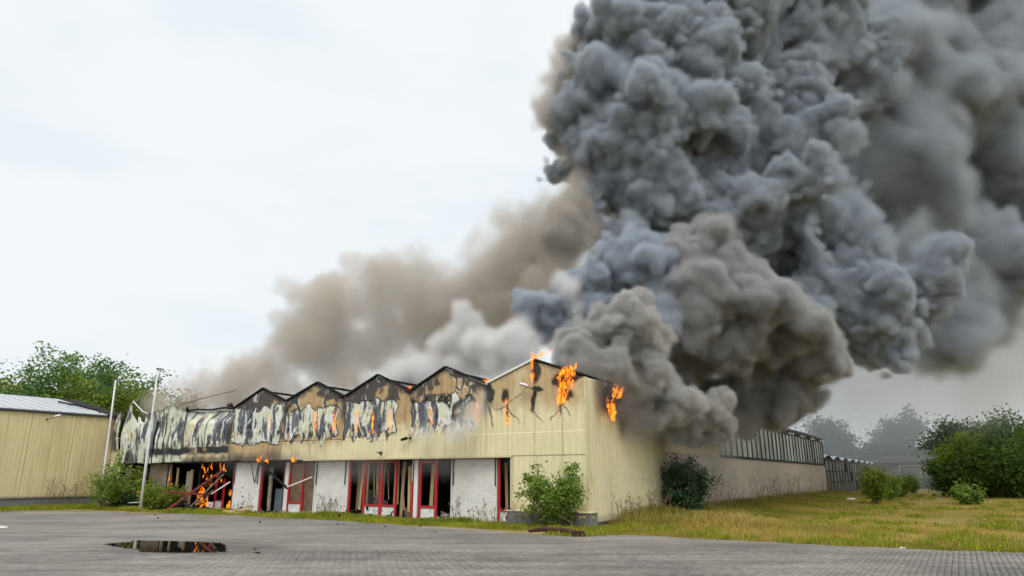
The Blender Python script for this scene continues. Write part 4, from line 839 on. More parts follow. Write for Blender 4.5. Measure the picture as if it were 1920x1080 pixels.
tree('broadleaf_tree', 'tall dark leafy tree at the field edge, rightmost and biggest', G(1915, 900, 60), 6.5, 1.0, 4.2, 16, M['leaf_hedge'], .30, 26000, .75, 4, .75, group=gh_)
tree('broadleaf_tree', 'grey-green tree behind the bright hedge bush', G(1828, 900, 74), 7.0, 1.6, 3.2, 17, M['leaf_far'], .32, 12000, .7, 3, .7, group=gh_)
tree('broadleaf_tree', 'bright green rounded hedge bush in front of the dark tree', G(1838, 900, 58), 4.9, .5, 2.1, 18, M['leaf_warm'], .24, 13000, .55, 3, .75, group=gh_)
tree('broadleaf_tree', 'small green bush at the open end of the hedge', G(1783, 905, 60), 3.6, .4, 1.5, 19, M['leaf_hedge'], .24, 9000, .5, 3, .75, group=gh_)
tree('broadleaf_tree', 'dark hedge bush filling the foot of the big tree', G(1870, 905, 57), 4.0, .2, 3.2, 20, M['leaf_hedge'], .26, 16000, .7, 3, .8, group=gh_)
tree('broadleaf_tree', 'dark low brush beside the house wall', G(1752, 905, 98), 1.3, .1, 5.0, 21, M['leaf_far'], .35, 7000, .8, 3, .8, group=gh_)
# bushes by the buildings
def bush(label, base, h, rad, seed, mat, leaf, n, cl=.16, depth=3, up=.35, spread=.55, nch=(3, 4), lean=(0, 0)):
    """many stems from the ground, leafed almost all the way down"""
    rg_ = random.Random(seed); g = np.random.default_rng(seed); base = Vector(base); r = empty('bush', base, label, 'bush'); out = MB(); tips = []
    ns = 13
    for k in range(ns):
        a = 2 * math.pi * (k + rg_.random()) / ns; f = math.sqrt(rg_.random()) * 1.0; hh = h * rg_.uniform(.62, 1.0) * (1 - .35 * f * f)
        p = base + Vector((math.cos(a) * rad * .18 * f, math.sin(a) * rad * .18 * f, 0)); e = base + Vector((math.cos(a) * rad * f, math.sin(a) * rad * f, hh)); m_ = p.lerp(e, .5) + Vector((math.cos(a), math.sin(a), -.3)) * rad * .12 + Vector((rg_.gauss(0, .06), rg_.gauss(0, .06), 0)) * h
        pts = [p, p.lerp(m_, .55), m_, m_.lerp(e, .55) + Vector((rg_.gauss(0, .03), rg_.gauss(0, .03), 0)) * h, e]; out.tube(pts, [.018, .016, .013, .010, .005], 5, cap=False)
        for q in range(9):
            s_ = rg_.uniform(.18, 1.0) * 4; i0 = min(int(s_), 3); b = pts[i0].lerp(pts[i0 + 1], s_ - i0); tips.append((b, .6))
            if q < 6:
                d = Vector((rg_.gauss(0, 1), rg_.gauss(0, 1), rg_.uniform(-.1, .9))).normalized(); ln = h * rg_.uniform(.10, .24); t_ = b + d * ln; out.tube([b, b.lerp(t_, .5) + UP * .02, t_], [.007, .006, .003], 4, cap=False); tips += [(b.lerp(t_, .5), .6), (t_, .9), (b.lerp(t_, .8), .8)]
    out.build('stems', M['twig'], r)
    Tp = np.array([t[0][:] for t in tips]); wt = np.array([t[1] for t in tips]); i = g.choice(len(Tp), n, p=wt / wt.sum())
    P = Tp[i] + g.normal(0, 1, (n, 3)) * cl * np.random.default_rng(seed + 1).uniform(.35, .95, len(Tp))[i][:, None]; P[:, 2] = np.maximum(P[:, 2], .03)
    leaves('foliage', P, leaf, mat, r, seed, g.uniform(.05, .9, len(Tp))[i]); return r
b1 = bush('bright green shrub growing from the brick planter at the corner', FP(.72, 0, -1.0), 2.3, 1.2, 31, M['leaf_bush'], .105, 7500, .15, 4, .3, .6)
bush('dark smoky bush against the side wall beside the pinkish concrete', SP(7.6, 0, .7), 2.75, 1.1, 32, M['leaf_dark'], .12, 8500, .2, 4, .4, .55)
bush('straggly shrub with bare stems between the two flagpoles', ground(212, 953.5), 2.7, 1.6, 33, M['leaf_bush'], .15, 3600, .2, 3, .25, .7)
bush('yellow-green rounded bush in front of the burning doorway', FP(24.0, 0, -.75), 1.35, 1.25, 34, M['leaf_warm'], .13, 6500, .17, 4, .2, .65)
bush('low dark weedy bush at the foot of the sooty brick', FP(27.2, 0, -.7), .85, 1.0, 35, M['leaf_dark'], .12, 3500, .15, 3, .2, .65)
# saplings in the field and along the side wall
for k, (u, v, hh, rr, lab) in enumerate(((1645, 945, 2.4, .55, 'tall leafy sapling at the near end of the glasshouse weeds'), (1668, 938, 2.0, .6, 'second leafy sapling of the clump beside the derelict glasshouse'), (1690, 932, 1.7, .6, 'rounded sapling in the middle of the clump on the field'), (1712, 925, 1.9, .5, 'slim sapling at the far end of the clump on the field'), (1632, 925, 2.9, .5, 'ivy-like upright shrub against the derelict glasshouse'), (1815, 946, 1.15, .75, 'small spreading shrub alone in the open field'))):
    bush(lab, ground(u, v), hh, rr, 50 + k, M['leaf_warm'] if k % 2 == 0 else M['leaf_bush'], .17, 2600, .2, 3, .5, .5)
# dry reeds and stalks along the walls
def reeds(label, pts, seed, hmin=.7, hmax=1.6, mat=None, name='dry_weeds', plume=True, leanx=.25):
    rg_ = random.Random(seed); mb = MB()
    for p in pts:
        p = Vector(p); h = rg_.uniform(hmin, hmax); d = Vector((rg_.gauss(0, leanx), rg_.gauss(0, leanx), 1)).normalized(); q = [p, p + d * h * .5, p + d * h + Vector((rg_.gauss(0, .08), rg_.gauss(0, .08), 0)) * h]
        mb.tube(q, [.010, .008, .005], 3, cap=False)
        for k in range(3 if plume else 1):
            s = q[1].lerp(q[2], rg_.uniform(.2, .9)); e = s + Vector((rg_.gauss(0, .14), rg_.gauss(0, .14), rg_.uniform(.1, .3))) * h * .5; mb.tube([s, e], [.006, .004], 3, cap=False)
            if plume:
                for j in range(2): w_ = Vector((rg_.gauss(0, 1), rg_.gauss(0, 1), .2)).normalized() * .03; a_ = s.lerp(e, rg_.uniform(.4, 1)); w_ *= .45; mb.add([a_ - w_, a_ + UP * .06, a_ + w_, a_ - UP * .04], [(0, 1, 2, 3)])
    o = mb.build(name, mat or M['reed']); o['kind'] = 'stuff'; o['label'] = label; return o
rr = random.Random(8)
reeds('green and straw weeds standing along the side wall', [SP(rr.uniform(2, 40), 0, abs(rr.gauss(.3, .7)) + .1) for _ in range(420)], 67, .3, .85, M['bladeg'], 'tall_weeds', False, .3)
reeds('dry brown weed stalks along the concrete wall', [SP(rr.choice([rr.uniform(10, 50), rr.uniform(10, 15), rr.uniform(22, 34)]), 0, rr.uniform(.2, 1.2)) for _ in range(150)], 61, .7, 2.0)
reeds('tall arching bare stems beside the dark bush', [SP(10.5 + rr.gauss(0, .5), 0, .6 + rr.gauss(0, .2)) for _ in range(26)], 62, 1.5, 2.4, M['twig'], leanx=.34)
reeds('grey weed stalks at the foot of the cream side wall', [SP(rr.uniform(1.0, 6.5), 0, rr.uniform(.2, .8)) for _ in range(60)], 63, .35, 1.2, M['twig'])
reeds('dry stalks against the unburnt hall plinth', [FP(T0 - .4, 0, rr.choice([-2.9, -1.9]) + rr.gauss(0, .3)) for _ in range(34)], 64, .6, 1.8, M['twig'])
reeds('thin weeds in front of the white brick piers', [FP(rr.choice([rr.uniform(4, 6), rr.uniform(12, 13.5), rr.uniform(18, 19)]), 0, rr.uniform(-.2, .2)) for _ in range(50)], 65, .25, .95, M['twig'])
reeds('dry brambles tangled in front of the brick planter', [FP(rr.uniform(-.2, 3.4), 0, -.8 - rr.uniform(0, .35)) for _ in range(90)], 66, .3, .8, M['twig'], leanx=.6)
# grass
def grass(label, n, place, hfun, mat, seed, cfun):
    r = np.random.default_rng(seed); P = place(r, n); n = len(P); h = hfun(P, r); az = r.uniform(0, 2 * np.pi, n); w_ = h * .05 + .006
    lean = r.normal(0, .35, (n, 2)) * h[:, None]
    a = np.stack([np.cos(az) * w_, np.sin(az) * w_, np.zeros(n)], -1); B = np.stack([P[:, 0], P[:, 1], np.full(n, -.025)], -1)
    T = B + np.concatenate([lean, h[:, None] + .025], 1); Mid = B + np.concatenate([lean * .35, h[:, None] * .6 + .02], 1)
    V = np.stack([B - a, B + a, Mid + a * .7, Mid - a * .7, T], 1); k = np.arange(n)[:, None] * 5; Fq = np.concatenate([k + [0, 1, 2], k + [0, 2, 3], k + [3, 2, 4]], 0)
    o = np_mesh('grass', V.reshape(-1, 3), Fq, mat, None, {'leaf': np.repeat(np.clip(cfun(P, r), 0, 1), 5)}); o['kind'] = 'stuff'; o['label'] = label; return o
def edge_y(x): return np.interp(x, rx[::-1], ry[::-1])
C0 = np.array((CX, CY)); L2 = np.array((LV.x, LV.y)); R2 = np.array((RV.x, RV.y))
def field_place(r, n):
    # denser towards the camera, right of the side wall
    m = n * 3; Yd = 15.5 + (70 - 15.5) * r.uniform(0, 1, m) ** 2.0; X = r.uniform(0, 1, m) * (Yd * .80 + 1) + 1
    P = np.stack([X, Yd], -1); s = (P - C0) @ R2; t = (P - C0) @ L2
    ok = (t < -.15) | ((s < -.5) & (t < .2)); ok &= (P[:, 1] > edge_y(P[:, 0]) + .02 * r.normal(size=m))
    den = .32 + .7 * fb2(P[:, 0] * .35, P[:, 1] * .35, 301); near = np.exp(-np.maximum(0, -t - .3) / 2.2)
    ok &= r.uniform(0, 1, m) < np.clip(den + near, .05, 1)
    return P[ok][:n]
def field_h(P, r):
    t = (P - C0) @ L2; s = (P - C0) @ R2; near = np.exp(-np.maximum(0, -t - .6) / 1.6) * ss(.5, 3, s)
    clump = ss(.15, .5, fb2(P[:, 0] * .5, P[:, 1] * .5, 303))
    tall = np.exp(-(((P[:, 0] - 7.6) / 1.9) ** 2 + ((P[:, 1] - 24.5) / 3.2) ** 2))
    return (.04 + .07 * clump + .38 * near + .30 * tall) * r.uniform(.5, 1.3, len(P))
def field_c(P, r):
    t = (P - C0) @ L2; return .55 - .8 * fb2(P[:, 0] * .4, P[:, 1] * .4, 305) + .15 * r.normal(size=len(P)) - .4 * np.exp(-np.maximum(0, -t) / 6)
grass('patchy yellow-green grass of the rough field', 150000, field_place, field_h, M['blade'], 71, field_c)
def tuft_place(r, n):
    c = 260; base = field_place(r, c * 3)[:c]; i = r.integers(0, len(base), n); return base[i] + r.normal(0, .22, (n, 2)) * r.uniform(.3, 1.3, len(base))[i][:, None]
grass('greener grass tufts scattered over the field', 30000, tuft_place, lambda P, r: .13 * r.uniform(.5, 1.4, len(P)), M['bladeg'], 72, lambda P, r: r.uniform(0, 1, len(P)))
def verge_place(r, n):
    t = r.uniform(-.6, 31, n * 2); e = r.uniform(0, 1, n * 2); f = C0 + L2 * t[:, None] + R2 * (.25 - 0 * t)[:, None]
    # between the facade foot and the paving edge
    f = C0[None] + L2[None] * t[:, None]; oy = r.uniform(-2.2, .22, n * 2); P = f + R2[None] * oy[:, None]
    ok = (P[:, 1] > edge_y(P[:, 0]) - .25 * np.abs(r.normal(size=len(P))) ** 2) & (r.uniform(0, 1, len(P)) < .25 + .9 * ss(-.3, .4, fb2(P[:, 0] * .9, P[:, 1] * .9, 311)))
    return P[ok][:n]
grass('weedy grass verge along the foot of the burnt front', 52000, verge_place, lambda P, r: (.06 + .10 * ss(-.2, .5, fb2(P[:, 0] * .7, P[:, 1] * .7, 313))) * r.uniform(.4, 1.5, len(P)), M['bladeg'], 73, lambda P, r: .5 + .5 * fb2(P[:, 0] * .6, P[:, 1] * .6, 315) + .2 * r.normal(size=len(P)))
def left_place(r, n):
    s = r.uniform(-8, .2, n); o = -np.abs(r.normal(0, .8, n)) - .05; return C0[None] + L2[None] * (T0 + o)[:, None] + R2[None] * s[:, None]
grass('weedy grass along the plinth of the unburnt hall', 14000, left_place, lambda P, r: .17 * r.uniform(.3, 1.5, len(P)), M['bladeg'], 74, lambda P, r: r.uniform(.1, .9, len(P)))
def crack_place(r, n):
    t = r.uniform(0, 34, n * 6); o = -1.2 - np.abs(r.normal(0, 1.6, n * 6)); P = C0[None] + L2[None] * t[:, None] + R2[None] * o[:, None]
    ok = fb2(P[:, 0] * .8, P[:, 1] * 1.6, 321) > .34; return P[ok][:n]
grass('moss and seedlings in the joints of the paving', 6000, crack_place, lambda P, r: .03 * r.uniform(.5, 1.5, len(P)), M['blade'], 75, lambda P, r: r.uniform(0, .7, len(P)))
# a few yellow flowers by the planter
for k, (t, o) in enumerate(((-.30, -.95), (-.18, -1.05), (-.55, -.9))):
    p = FP(t, 0, o); f = empty('yellow_flower', p, ('yellow flower on a thin stalk at the end of the planter', 'yellow flower drooping in front of the planter corner', 'yellow flower beside the cream side wall, next to the planter')[k], 'flower')
    MB().tube([p, p + UP * .22, p + UP * .36 + Vector((.03 * (k - 1), 0, 0))], .006, 4).build('stalk', M['leafgreen'] if 'leafgreen' in M else M['bladeg'], f); c_ = p + UP * .37 + Vector((.03 * (k - 1), 0, 0)); mb = MB()
    for j in range(6): a = j * math.pi / 3; d = Vector((math.cos(a), -.5, math.sin(a))) * .03; e_ = Vector((-math.sin(a), 0, math.cos(a))) * .012; mb.add([c_, c_ + d * .6 + e_, c_ + d, c_ + d * .6 - e_], [(0, 1, 2, 3)])
    M.setdefault('petal', PM('yellow_petal', (.75, .50, .03), .6, .1)); mb.build('petals', M['petal'], f)
# ------------------------------------------------------------------ debris
def timber(label, a, b, w_, mat, group=None, h=None, name='fallen_beam', cat='beam'):
    a, b = Vector(a), Vector(b); o = MB().bar(a, b, w_, h).build(name, mat, None, bevel=.006, base=(a + b) / 2); return tag(o, label, cat, group)
gd = 'beams fallen out of the burning front'
timber('long scorched red beam leaning from the ground up to the fascia', ground(308, 960), FP(19.9, 1.95, -.15), .11, M['redburnt'], gd)
timber('short red-ended beam lying level across the burning doorway', FP(24.35, .92, -.9), FP(20.6, .78, -.35), .10, M['redburnt'], gd)
timber('pale diagonal strut propped against the left white pier', FP(20.55, .80, -.2), FP(19.45, 1.38, -.02), .06, M['white'], gd)
timber('grey plank leaning in the burning doorway', FP(21.55, .03, -.75), FP(20.15, 1.75, .1), .15, M['greywood'], gd, .05)
timber('broad pale plank leaning beside the grey one', FP(21.4, .02, -.6), FP(20.75, 1.0, .05), .18, M['greywood'], gd, .05)
timber('charred pole slanting behind the red beam', FP(21.6, .6, .1), FP(19.8, 2.25, .1), .10, M['char'], gd)
timber('black burnt rafter slanting down across the brown doors', FP(17.35, 2.3, -.05), FP(15.1, 1.12, -.15), .09, M['char'], gd)
timber('thin white strip meeting the black rafter before the brown doors', FP(15.05, 1.18, -.2), FP(13.75, 1.62, .05), .05, M['white'], gd)
timber('burnt bracket rod hanging on the left white pier', FP(18.2, 2.32, .1), FP(17.85, 1.35, .18), .035, M['char'], gd)
timber('second bracket rod meeting the first on the white pier', FP(17.6, 2.2, .1), FP(17.83, 1.36, .18), .035, M['char'], gd)
gp = 'broken timbers heaped at the foot of the left white pier'
rg2 = random.Random(4)
for k, (a, b) in enumerate(((FP(19.0, .06, -.55), FP(17.0, .12, -.55)), (FP(17.9, .16, -.5), FP(16.7, .24, -.7)), (FP(18.2, .05, -.95), FP(16.9, .20, -.75)), (FP(17.4, .30, -.4), FP(16.8, .32, -.6)), (FP(17.8, .04, -1.2), FP(17.0, .05, -.9)))):
    timber(('long pale timber lying lowest in the heap by the white pier', 'pale split timber across the top of the heap', 'thin pale timber sticking out towards the paving', 'short broken timber end on the heap', 'loose splinter nearest the paving')[k], a, b, rg2.uniform(.07, .13), M['wood'] if k != 3 else M['wood2'], gp, .06, 'broken_timber', 'timber')
timber('white plank lying on the grass by the flagpole', ground(222, 953.5), ground(280, 952.5) + UP * .03, .12, M['polewhite'], None, .05, 'loose_plank', 'plank')
timber('white plank lying behind the bush beyond the flagpole', FP(26.6, .3, -.9), FP(25.4, .34, -.9), .07, M['polewhite'], None, .05, 'loose_plank', 'plank')
timber('slim steel rod leaning on the left white pier', FP(17.85, .02, .1), FP(18.15, .62, .26), .03, M['metal'], None, None, 'steel_rod', 'rod')
# rusty girder lying on the paving edge
gb = ground(992, 999); ge = ground(1092, 1006); gi = empty('rusty_girder', gb.lerp(ge, .5), 'rusty bent steel girder lying on the paving before the planter', 'girder')
mid = gb.lerp(ge, .55) + Vector((.0, .25, .05)); 
MB().tube([gb + UP * .05, gb.lerp(mid, .5) + UP * .10, mid + UP * .07, mid.lerp(ge, .6) + UP * .08, ge + UP * .06], [.05, .075, .07, .08, .06], 6).build('bar', M['rust'], gi)
MB().box(ge + Vector((-.25, -.08, 0)), Vector((.32, .03, 0)), Vector((-.02, .2, 0)), UP * .15).build('end_plate', M['rust'], gi)
# rubble, scraps
def rubble(label, c, rad, n, seed, mat, s=(.04, .16)):
    rg_ = random.Random(seed); mb = MB(); c = Vector(c)
    for k in range(n):
        a = rg_.uniform(0, 6.28); d = rad * math.sqrt(rg_.random()); q = c + LV * math.cos(a) * d * 1.6 + RV * math.sin(a) * d * .6; sz = rg_.uniform(*s); q.z = rg_.uniform(0, .5) * max(0, rad - d) * .6
        x = Vector((rg_.gauss(0, 1), rg_.gauss(0, 1), rg_.gauss(0, .5))).normalized(); y = x.cross(Vector((rg_.gauss(0, 1), rg_.gauss(0, 1), 1))).normalized(); z = x.cross(y)
        mb.box(q, x * sz, y * sz * rg_.uniform(.3, .9), z * sz * rg_.uniform(.2, .6))
    o = mb.build('rubble', mat); o['kind'] = 'stuff'; o['label'] = label; return o
rubble('burnt rubble at the foot of the left white pier', FP(18.6, 0, -.05), .55, 60, 1, M['char']); rubble('charred rubble under the burning doorway', FP(22.0, 0, -.5), 1.4, 240, 2, M['char'], (.05, .25)); rubble('grey rubble inside the dark doorway', FP(6.5, .0, G0 + .1), .5, 50, 3, M['greywood'], (.06, .28)); rubble('black scraps along the foot of the red windows', FP(10.3, 0, .1), 1.6, 90, 4, M['char'], (.03, .14)); rubble('black scraps by the middle white pier', FP(12.4, 0, .0), .8, 50, 5, M['char'], (.03, .13)); rubble('dark scraps before the white door post', FP(15.6, 0, .0), .8, 50, 6, M['char'], (.03, .13)); rubble('pale scraps below the blue sheet', FP(16.4, 0, .0), .6, 40, 7, M['greywood'], (.04, .2)); rubble('ash crumbs scattered on the paving before the doors', FP(12, 0, -3.4), 6.5, 150, 8, M['char'], (.02, .06))
# litter
lt = [(1597, 937, .32, 'white polystyrene block lying in the field weeds'), (1693, 1028, .07, 'white paper scrap at the edge of the paving'), (1785, 1014, .05, 'tiny white scrap on the bare soil of the field'), (1627, 1018, .05, 'small white scrap near the paver edge grass'), (2, 990, .16, 'white plastic strip on the paving at the frame edge')]
for u, v, s, lab in lt:
    p = ground(u, v); o = MB().add([p + Vector((-s, 0, .0)), p + Vector((s * .8, -.1 * s, 0)), p + Vector((s, .5 * s, .0)), p + Vector((-.8 * s, .6 * s, 0)), p + Vector((-s * .9, 0, .35 * s)), p + Vector((s * .7, -.05 * s, .45 * s)), p + Vector((s * .9, .45 * s, .3 * s)), p + Vector((-.7 * s, .5 * s, .42 * s))], [(3, 2, 1, 0), (4, 5, 6, 7), (0, 1, 5, 4), (1, 2, 6, 5), (2, 3, 7, 6), (3, 0, 4, 7)]).build('litter', M['litter'], None); tag(o, lab, 'litter')
# ------------------------------------------------------------------ flames
def flame_mat(name, strength, redder=0.):
    m = bpy.data.materials.new(name); m.use_nodes = True; t = m.node_tree; t.nodes.clear(); N = t.nodes.new; K = t.links.new
    o = N('ShaderNodeOutputMaterial'); a = N('ShaderNodeAttribute'); a.attribute_name = 'heat'; g = N('ShaderNodeNewGeometry')
    mp = N('ShaderNodeMapping'); mp.inputs['Scale'].default_value = (8, 8, 3.6); K(g.outputs['Position'], mp.inputs[0])
    n = N('ShaderNodeTexNoise'); n.inputs['Scale'].default_value = 1.6; n.inputs['Detail'].default_value = 4; n.inputs['Roughness'].default_value = .6; K(mp.outputs[0], n.inputs['Vector'])
    ad = N('ShaderNodeMath'); ad.operation = 'ADD'; K(a.outputs['Fac'], ad.inputs[0]); sc = N('ShaderNodeMath'); sc.operation = 'MULTIPLY_ADD'; sc.inputs[1].default_value = 2.0; sc.inputs[2].default_value = -.80 - redder; K(n.outputs['Fac'], sc.inputs[0]); K(sc.outputs[0], ad.inputs[1])
    cr_ = N('ShaderNodeValToRGB'); e = cr_.color_ramp.elements; e[0].position = .10; e[0].color = (.85, .07, .004, 1); e[1].position = .95; e[1].color = (1.0, .72, .20, 1)
    for p_, c_ in ((.28, (1.0, .19, .008, 1)), (.50, (1.0, .38, .02, 1)), (.72, (1.0, .56, .05, 1))): q = e.new(p_); q.color = c_
    K(ad.outputs[0], cr_.inputs[0]); em = N('ShaderNodeEmission'); K(cr_.outputs[0], em.inputs['Color']); em.inputs['Strength'].default_value = strength
    tr = N('ShaderNodeBsdfTransparent'); mr = N('ShaderNodeMapRange'); mr.inputs[1].default_value = .12; mr.inputs[2].default_value = .85; mr.inputs[4].default_value = .9; K(ad.outputs[0], mr.inputs[0])
    mx = N('ShaderNodeMixShader'); K(mr.outputs[0], mx.inputs[0]); K(tr.outputs[0], mx.inputs[1]); K(em.outputs[0], mx.inputs[2]); K(mx.outputs[0], o.inputs['Surface'])
    return m
M['fire'] = flame_mat('flame', 2.5); M['firered'] = flame_mat('deep_flame', 1.15, .22)
def tongues(specs, seed):
    """flame tongues: each (base, tip, radius); a wobbling teardrop; returns V, F, heat"""
    rg_ = random.Random(seed); V = []; Fc = []; Hh = []; n = 7; m = 9
    for (b, t_, r) in specs:
        b, t_ = Vector(b), Vector(t_); d = t_ - b; L = d.length; x = d.cross(Vector((.3, 1, .1))).normalized(); y = d.cross(x).normalized(); k0 = len(V); ph = rg_.uniform(0, 6)
        for i in range(m):
            f = i / (m - 1); rad = r * (math.sin(math.pi * min(1, (f * .92 + .05)) ** .62) * (1 - .35 * f) + .01); c = b + d * f + x * math.sin(ph + f * 7) * r * .55 * f + y * math.cos(ph * 1.3 + f * 6) * r * .4 * f
            for k in range(n): a = 2 * math.pi * k / n; V.append(c + x * math.cos(a) * rad + y * math.sin(a) * rad * .7); Hh.append(1.0 - .75 * f + rg_.uniform(-.06, .06))
        for i in range(m - 1):
            for k in range(n): Fc.append((k0 + i * n + k, k0 + i * n + (k + 1) % n, k0 + (i + 1) * n + (k + 1) % n, k0 + (i + 1) * n + k))
    return np.array([v[:] for v in V]), np.array(Fc), np.array(Hh)
def flame(label, specs, seed, group, mat='fire'):
    V, Fc, Hh = tongues(specs, seed); b = np.array((V[:, 0].mean(), V[:, 1].mean(), V[:, 2].min())); o = np_mesh('flame', V - b, Fc, M[mat], None, {'heat': Hh}, smooth=True); o.location = b; return tag(o, label, 'flame', group)
def seam_flame(label, t, z0, z1, w_, seed, mat='fire', lean=0., off=-.09):
    rg_ = random.Random(seed); sp = []; n = max(3, int((z1 - z0) / .16)); 
    for k in range(n):
        f = k / n; za = z0 + (z1 - z0) * f; q = FP(t + lean * f + rg_.uniform(-.2, .2) * w_, za, off); sp.append((q, FP(t + lean * (f + .25) + rg_.uniform(-.4, .4) * w_, min(z1 + .05, za + (z1 - z0) * rg_.uniform(.28, .5)), off + rg_.uniform(-.02, .03)), w_ * rg_.uniform(.28, .5) * (1 - .35 * f)))
    return flame(label, sp, seed, 'flames on the burning front', mat)
ORD = ('first', 'second', 'third')
k = 0
for gname, lst in (('third gable counted from the corner', ((9.15, 3.42, 4.40, .15), (10.10, 3.38, 4.35, .19), (11.06, 3.45, 4.45, .18))), ('fourth gable counted from the corner', ((12.42, 3.50, 4.60, .20), (13.62, 3.50, 4.55, .19), (14.80, 3.40, 4.20, .14))), ('gable next to the corner gable', ((4.62, 3.70, 4.55, .15), (5.72, 3.72, 4.15, .13), (6.90, 3.62, 4.40, .16)))):
    for j, (t, z0, z1, w_) in enumerate(lst):
        k += 1; seam_flame('flame in the %s seam from the right of the %s' % (ORD[j], gname), t, z0, z1, w_, 100 + k, 'firered' if w_ < .145 else 'fire', .06)
seam_flame('thin flame in a panel seam of the fifth gable from the corner', 16.80, 3.75, 4.45, .13, 121); seam_flame('faint red flame at the valley beside the third gable', 8.08, 3.75, 4.4, .12, 122, 'firered')
seam_flame('tapering flame below the charred patch left of the white lamp', 3.33, 3.50, 4.50, .17, 123); seam_flame('small flame tip high in the smoke of the second gable', 4.62, 4.75, 4.98, .10, 124, 'firered')
# flame running out over the corner gable's peak
rg3 = random.Random(5); sp = []
for k in range(12): z = 5.0 + k * .085; sp.append((FP(2.17 + rg3.uniform(-.05, .05), z, -.1), FP(2.12 + rg3.uniform(-.08, .05), z + .32, -.12), rg3.uniform(.03, .07)))
for k in range(9): f = k / 9; sp.append((FP(2.2 - .75 * f, 5.88 + .20 * f, -.12), FP(1.9 - .9 * f, 6.02 + .22 * f, -.15), rg3.uniform(.05, .09) * (1 - .4 * f)))
flame('yellow flame climbing over the peak of the corner gable', sp, 131, 'flames on the burning front')
# the large fire in the burst panel by the corner
sp = []
for k in range(95):
    f = rg3.random() ** .8; z = 4.10 + 1.25 * f; wd = .10 + .80 * f; t = 1.06 - rg3.random() * wd; q = FP(t, z, -.06 - rg3.uniform(0, .2)); sp.append((q, q + UP * rg3.uniform(.12, .34) - LV * rg3.uniform(.0, .25) - RV * rg3.uniform(0, .05), rg3.uniform(.035, .08)))
flame('big yellow fire bursting through the torn panel beside the building corner', sp, 132, 'flames on the burning front')
seam_flame('narrow flame tail below the big corner fire', 1.07, 3.7, 4.25, .11, 133)
for lab, t, z, w_ in (('orange flame in the roof valley beside the corner gable', 4.42, 5.12, .22), ('small orange flame in the roof valley of the third gable', 8.45, 5.14, .14)):
    flame(lab, [(FP(t + rg3.uniform(-1, 1) * w_, z, .15), FP(t + rg3.uniform(-1, 1) * w_ - .1, z + rg3.uniform(.15, .28), .12), rg3.uniform(.05, .09)) for _ in range(9)], 140 + int(t), 'flames on the roof')
def side_flame(lab, s, z0, z1, wd, n, seed, mat='fire', off=.15):
    r_ = random.Random(seed); flame(lab, [((lambda q: (q, q + UP * r_.uniform(.15, .4) + RV * r_.uniform(-.1, .3), r_.uniform(.04, .09)))(SP(s + r_.uniform(-1, 1) * wd, z0 + (z1 - z0) * r_.random(), off + r_.uniform(0, .2)))) for _ in range(n)], seed, 'flames on the side wall', mat)
side_flame('bright yellow flame jet low on the side wall by the corner', 1.55, 3.55, 4.15, .22, 26, 151); side_flame('curled orange flame above the jet on the side wall', 2.2, 4.45, 4.75, .38, 20, 152); side_flame('small red flame high on the side wall in the smoke', 1.15, 4.8, 5.0, .08, 6, 153, 'firered'); side_flame('ember glow under the smoke beside the dark bush', 9.0, 2.6, 2.9, .12, 5, 155, 'firered')
# flames in the left doors
def door_flame(lab, t, z0, z1, wd, n, seed, off=G0 + .1, r=(.02, .05), mat='fire'):
    r_ = random.Random(seed); flame(lab, [((lambda q: (q, q + UP * r_.uniform(.12, .35) + LV * r_.uniform(-.12, .12), r_.uniform(*r)))(FP(t + r_.uniform(-1, 1) * wd, z0 + (z1 - z0) * r_.random(), off + r_.uniform(-.15, .15)))) for _ in range(n)], seed, 'flames in the left doors', mat)
door_flame('tall thread of fire on the burning post in the left doorway', 21.75, .5, 2.1, .05, 26, 161); door_flame('flame curling on the lintel of the left doorway', 22.4, 1.5, 2.1, .10, 9, 162); door_flame('flame on the post beside the grey plank', 20.85, 1.3, 2.1, .10, 10, 163)
door_flame('big orange fire on the ground in the left doorway', 21.95, .15, 1.0, .32, 34, 164, G0 - .05, (.05, .10)); door_flame('low fire licking out beside the fallen planks', 21.6, .0, .3, .35, 14, 165, G0 - .3, (.05, .10)); door_flame('fire behind the red frame at the left white pier', 20.0, .6, .95, .14, 10, 166, G0 + .2, (.05, .10)); door_flame('low fire at the foot of the left white pier', 20.0, .05, .4, .2, 12, 167, G0 + .2, (.05, .10)); door_flame('small flame on the tip of the leaning red beam', 19.95, 1.8, 1.95, .12, 6, 168, -.1, (.03, .06))
door_flame('red fire behind the flagpole at the sooty brick', 27.3, .35, .9, .16, 12, 169, G0 - .25, (.06, .11)); door_flame('flame at the foot of the sooty doorway behind the yellow-green bush', 24.9, .8, 1.5, .06, 8, 170, G0)
for lab, t, s_ in (('bright flame under the scorched fascia above the brown doors', 14.85, 171), ('small flame under the fascia above the left white pier', 17.25, 172), ('tiny flame under the fascia beside the black rafter', 16.8, 173)):
    door_flame(lab, t, 2.25, 2.42, .08, 6 if s_ > 171 else 12, s_, -.12, (.03, .07))
door_flame('embers in a seam of the buckled sheets at the left', 23.3, 2.5, 2.75, .02, 4, 174, -.16, (.02, .04), 'firered')
# smouldering fire deep behind the corner smoke
flame('red fire glowing inside the smoke above the side wall', [((lambda q: (q, q + UP * rg3.uniform(.3, .6), rg3.uniform(.12, .2)))(at(1176 + rg3.uniform(-6, 6), 698 + rg3.uniform(-4, 6), 26.6))) for _ in range(5)], 181, 'flames on the roof', 'firered')
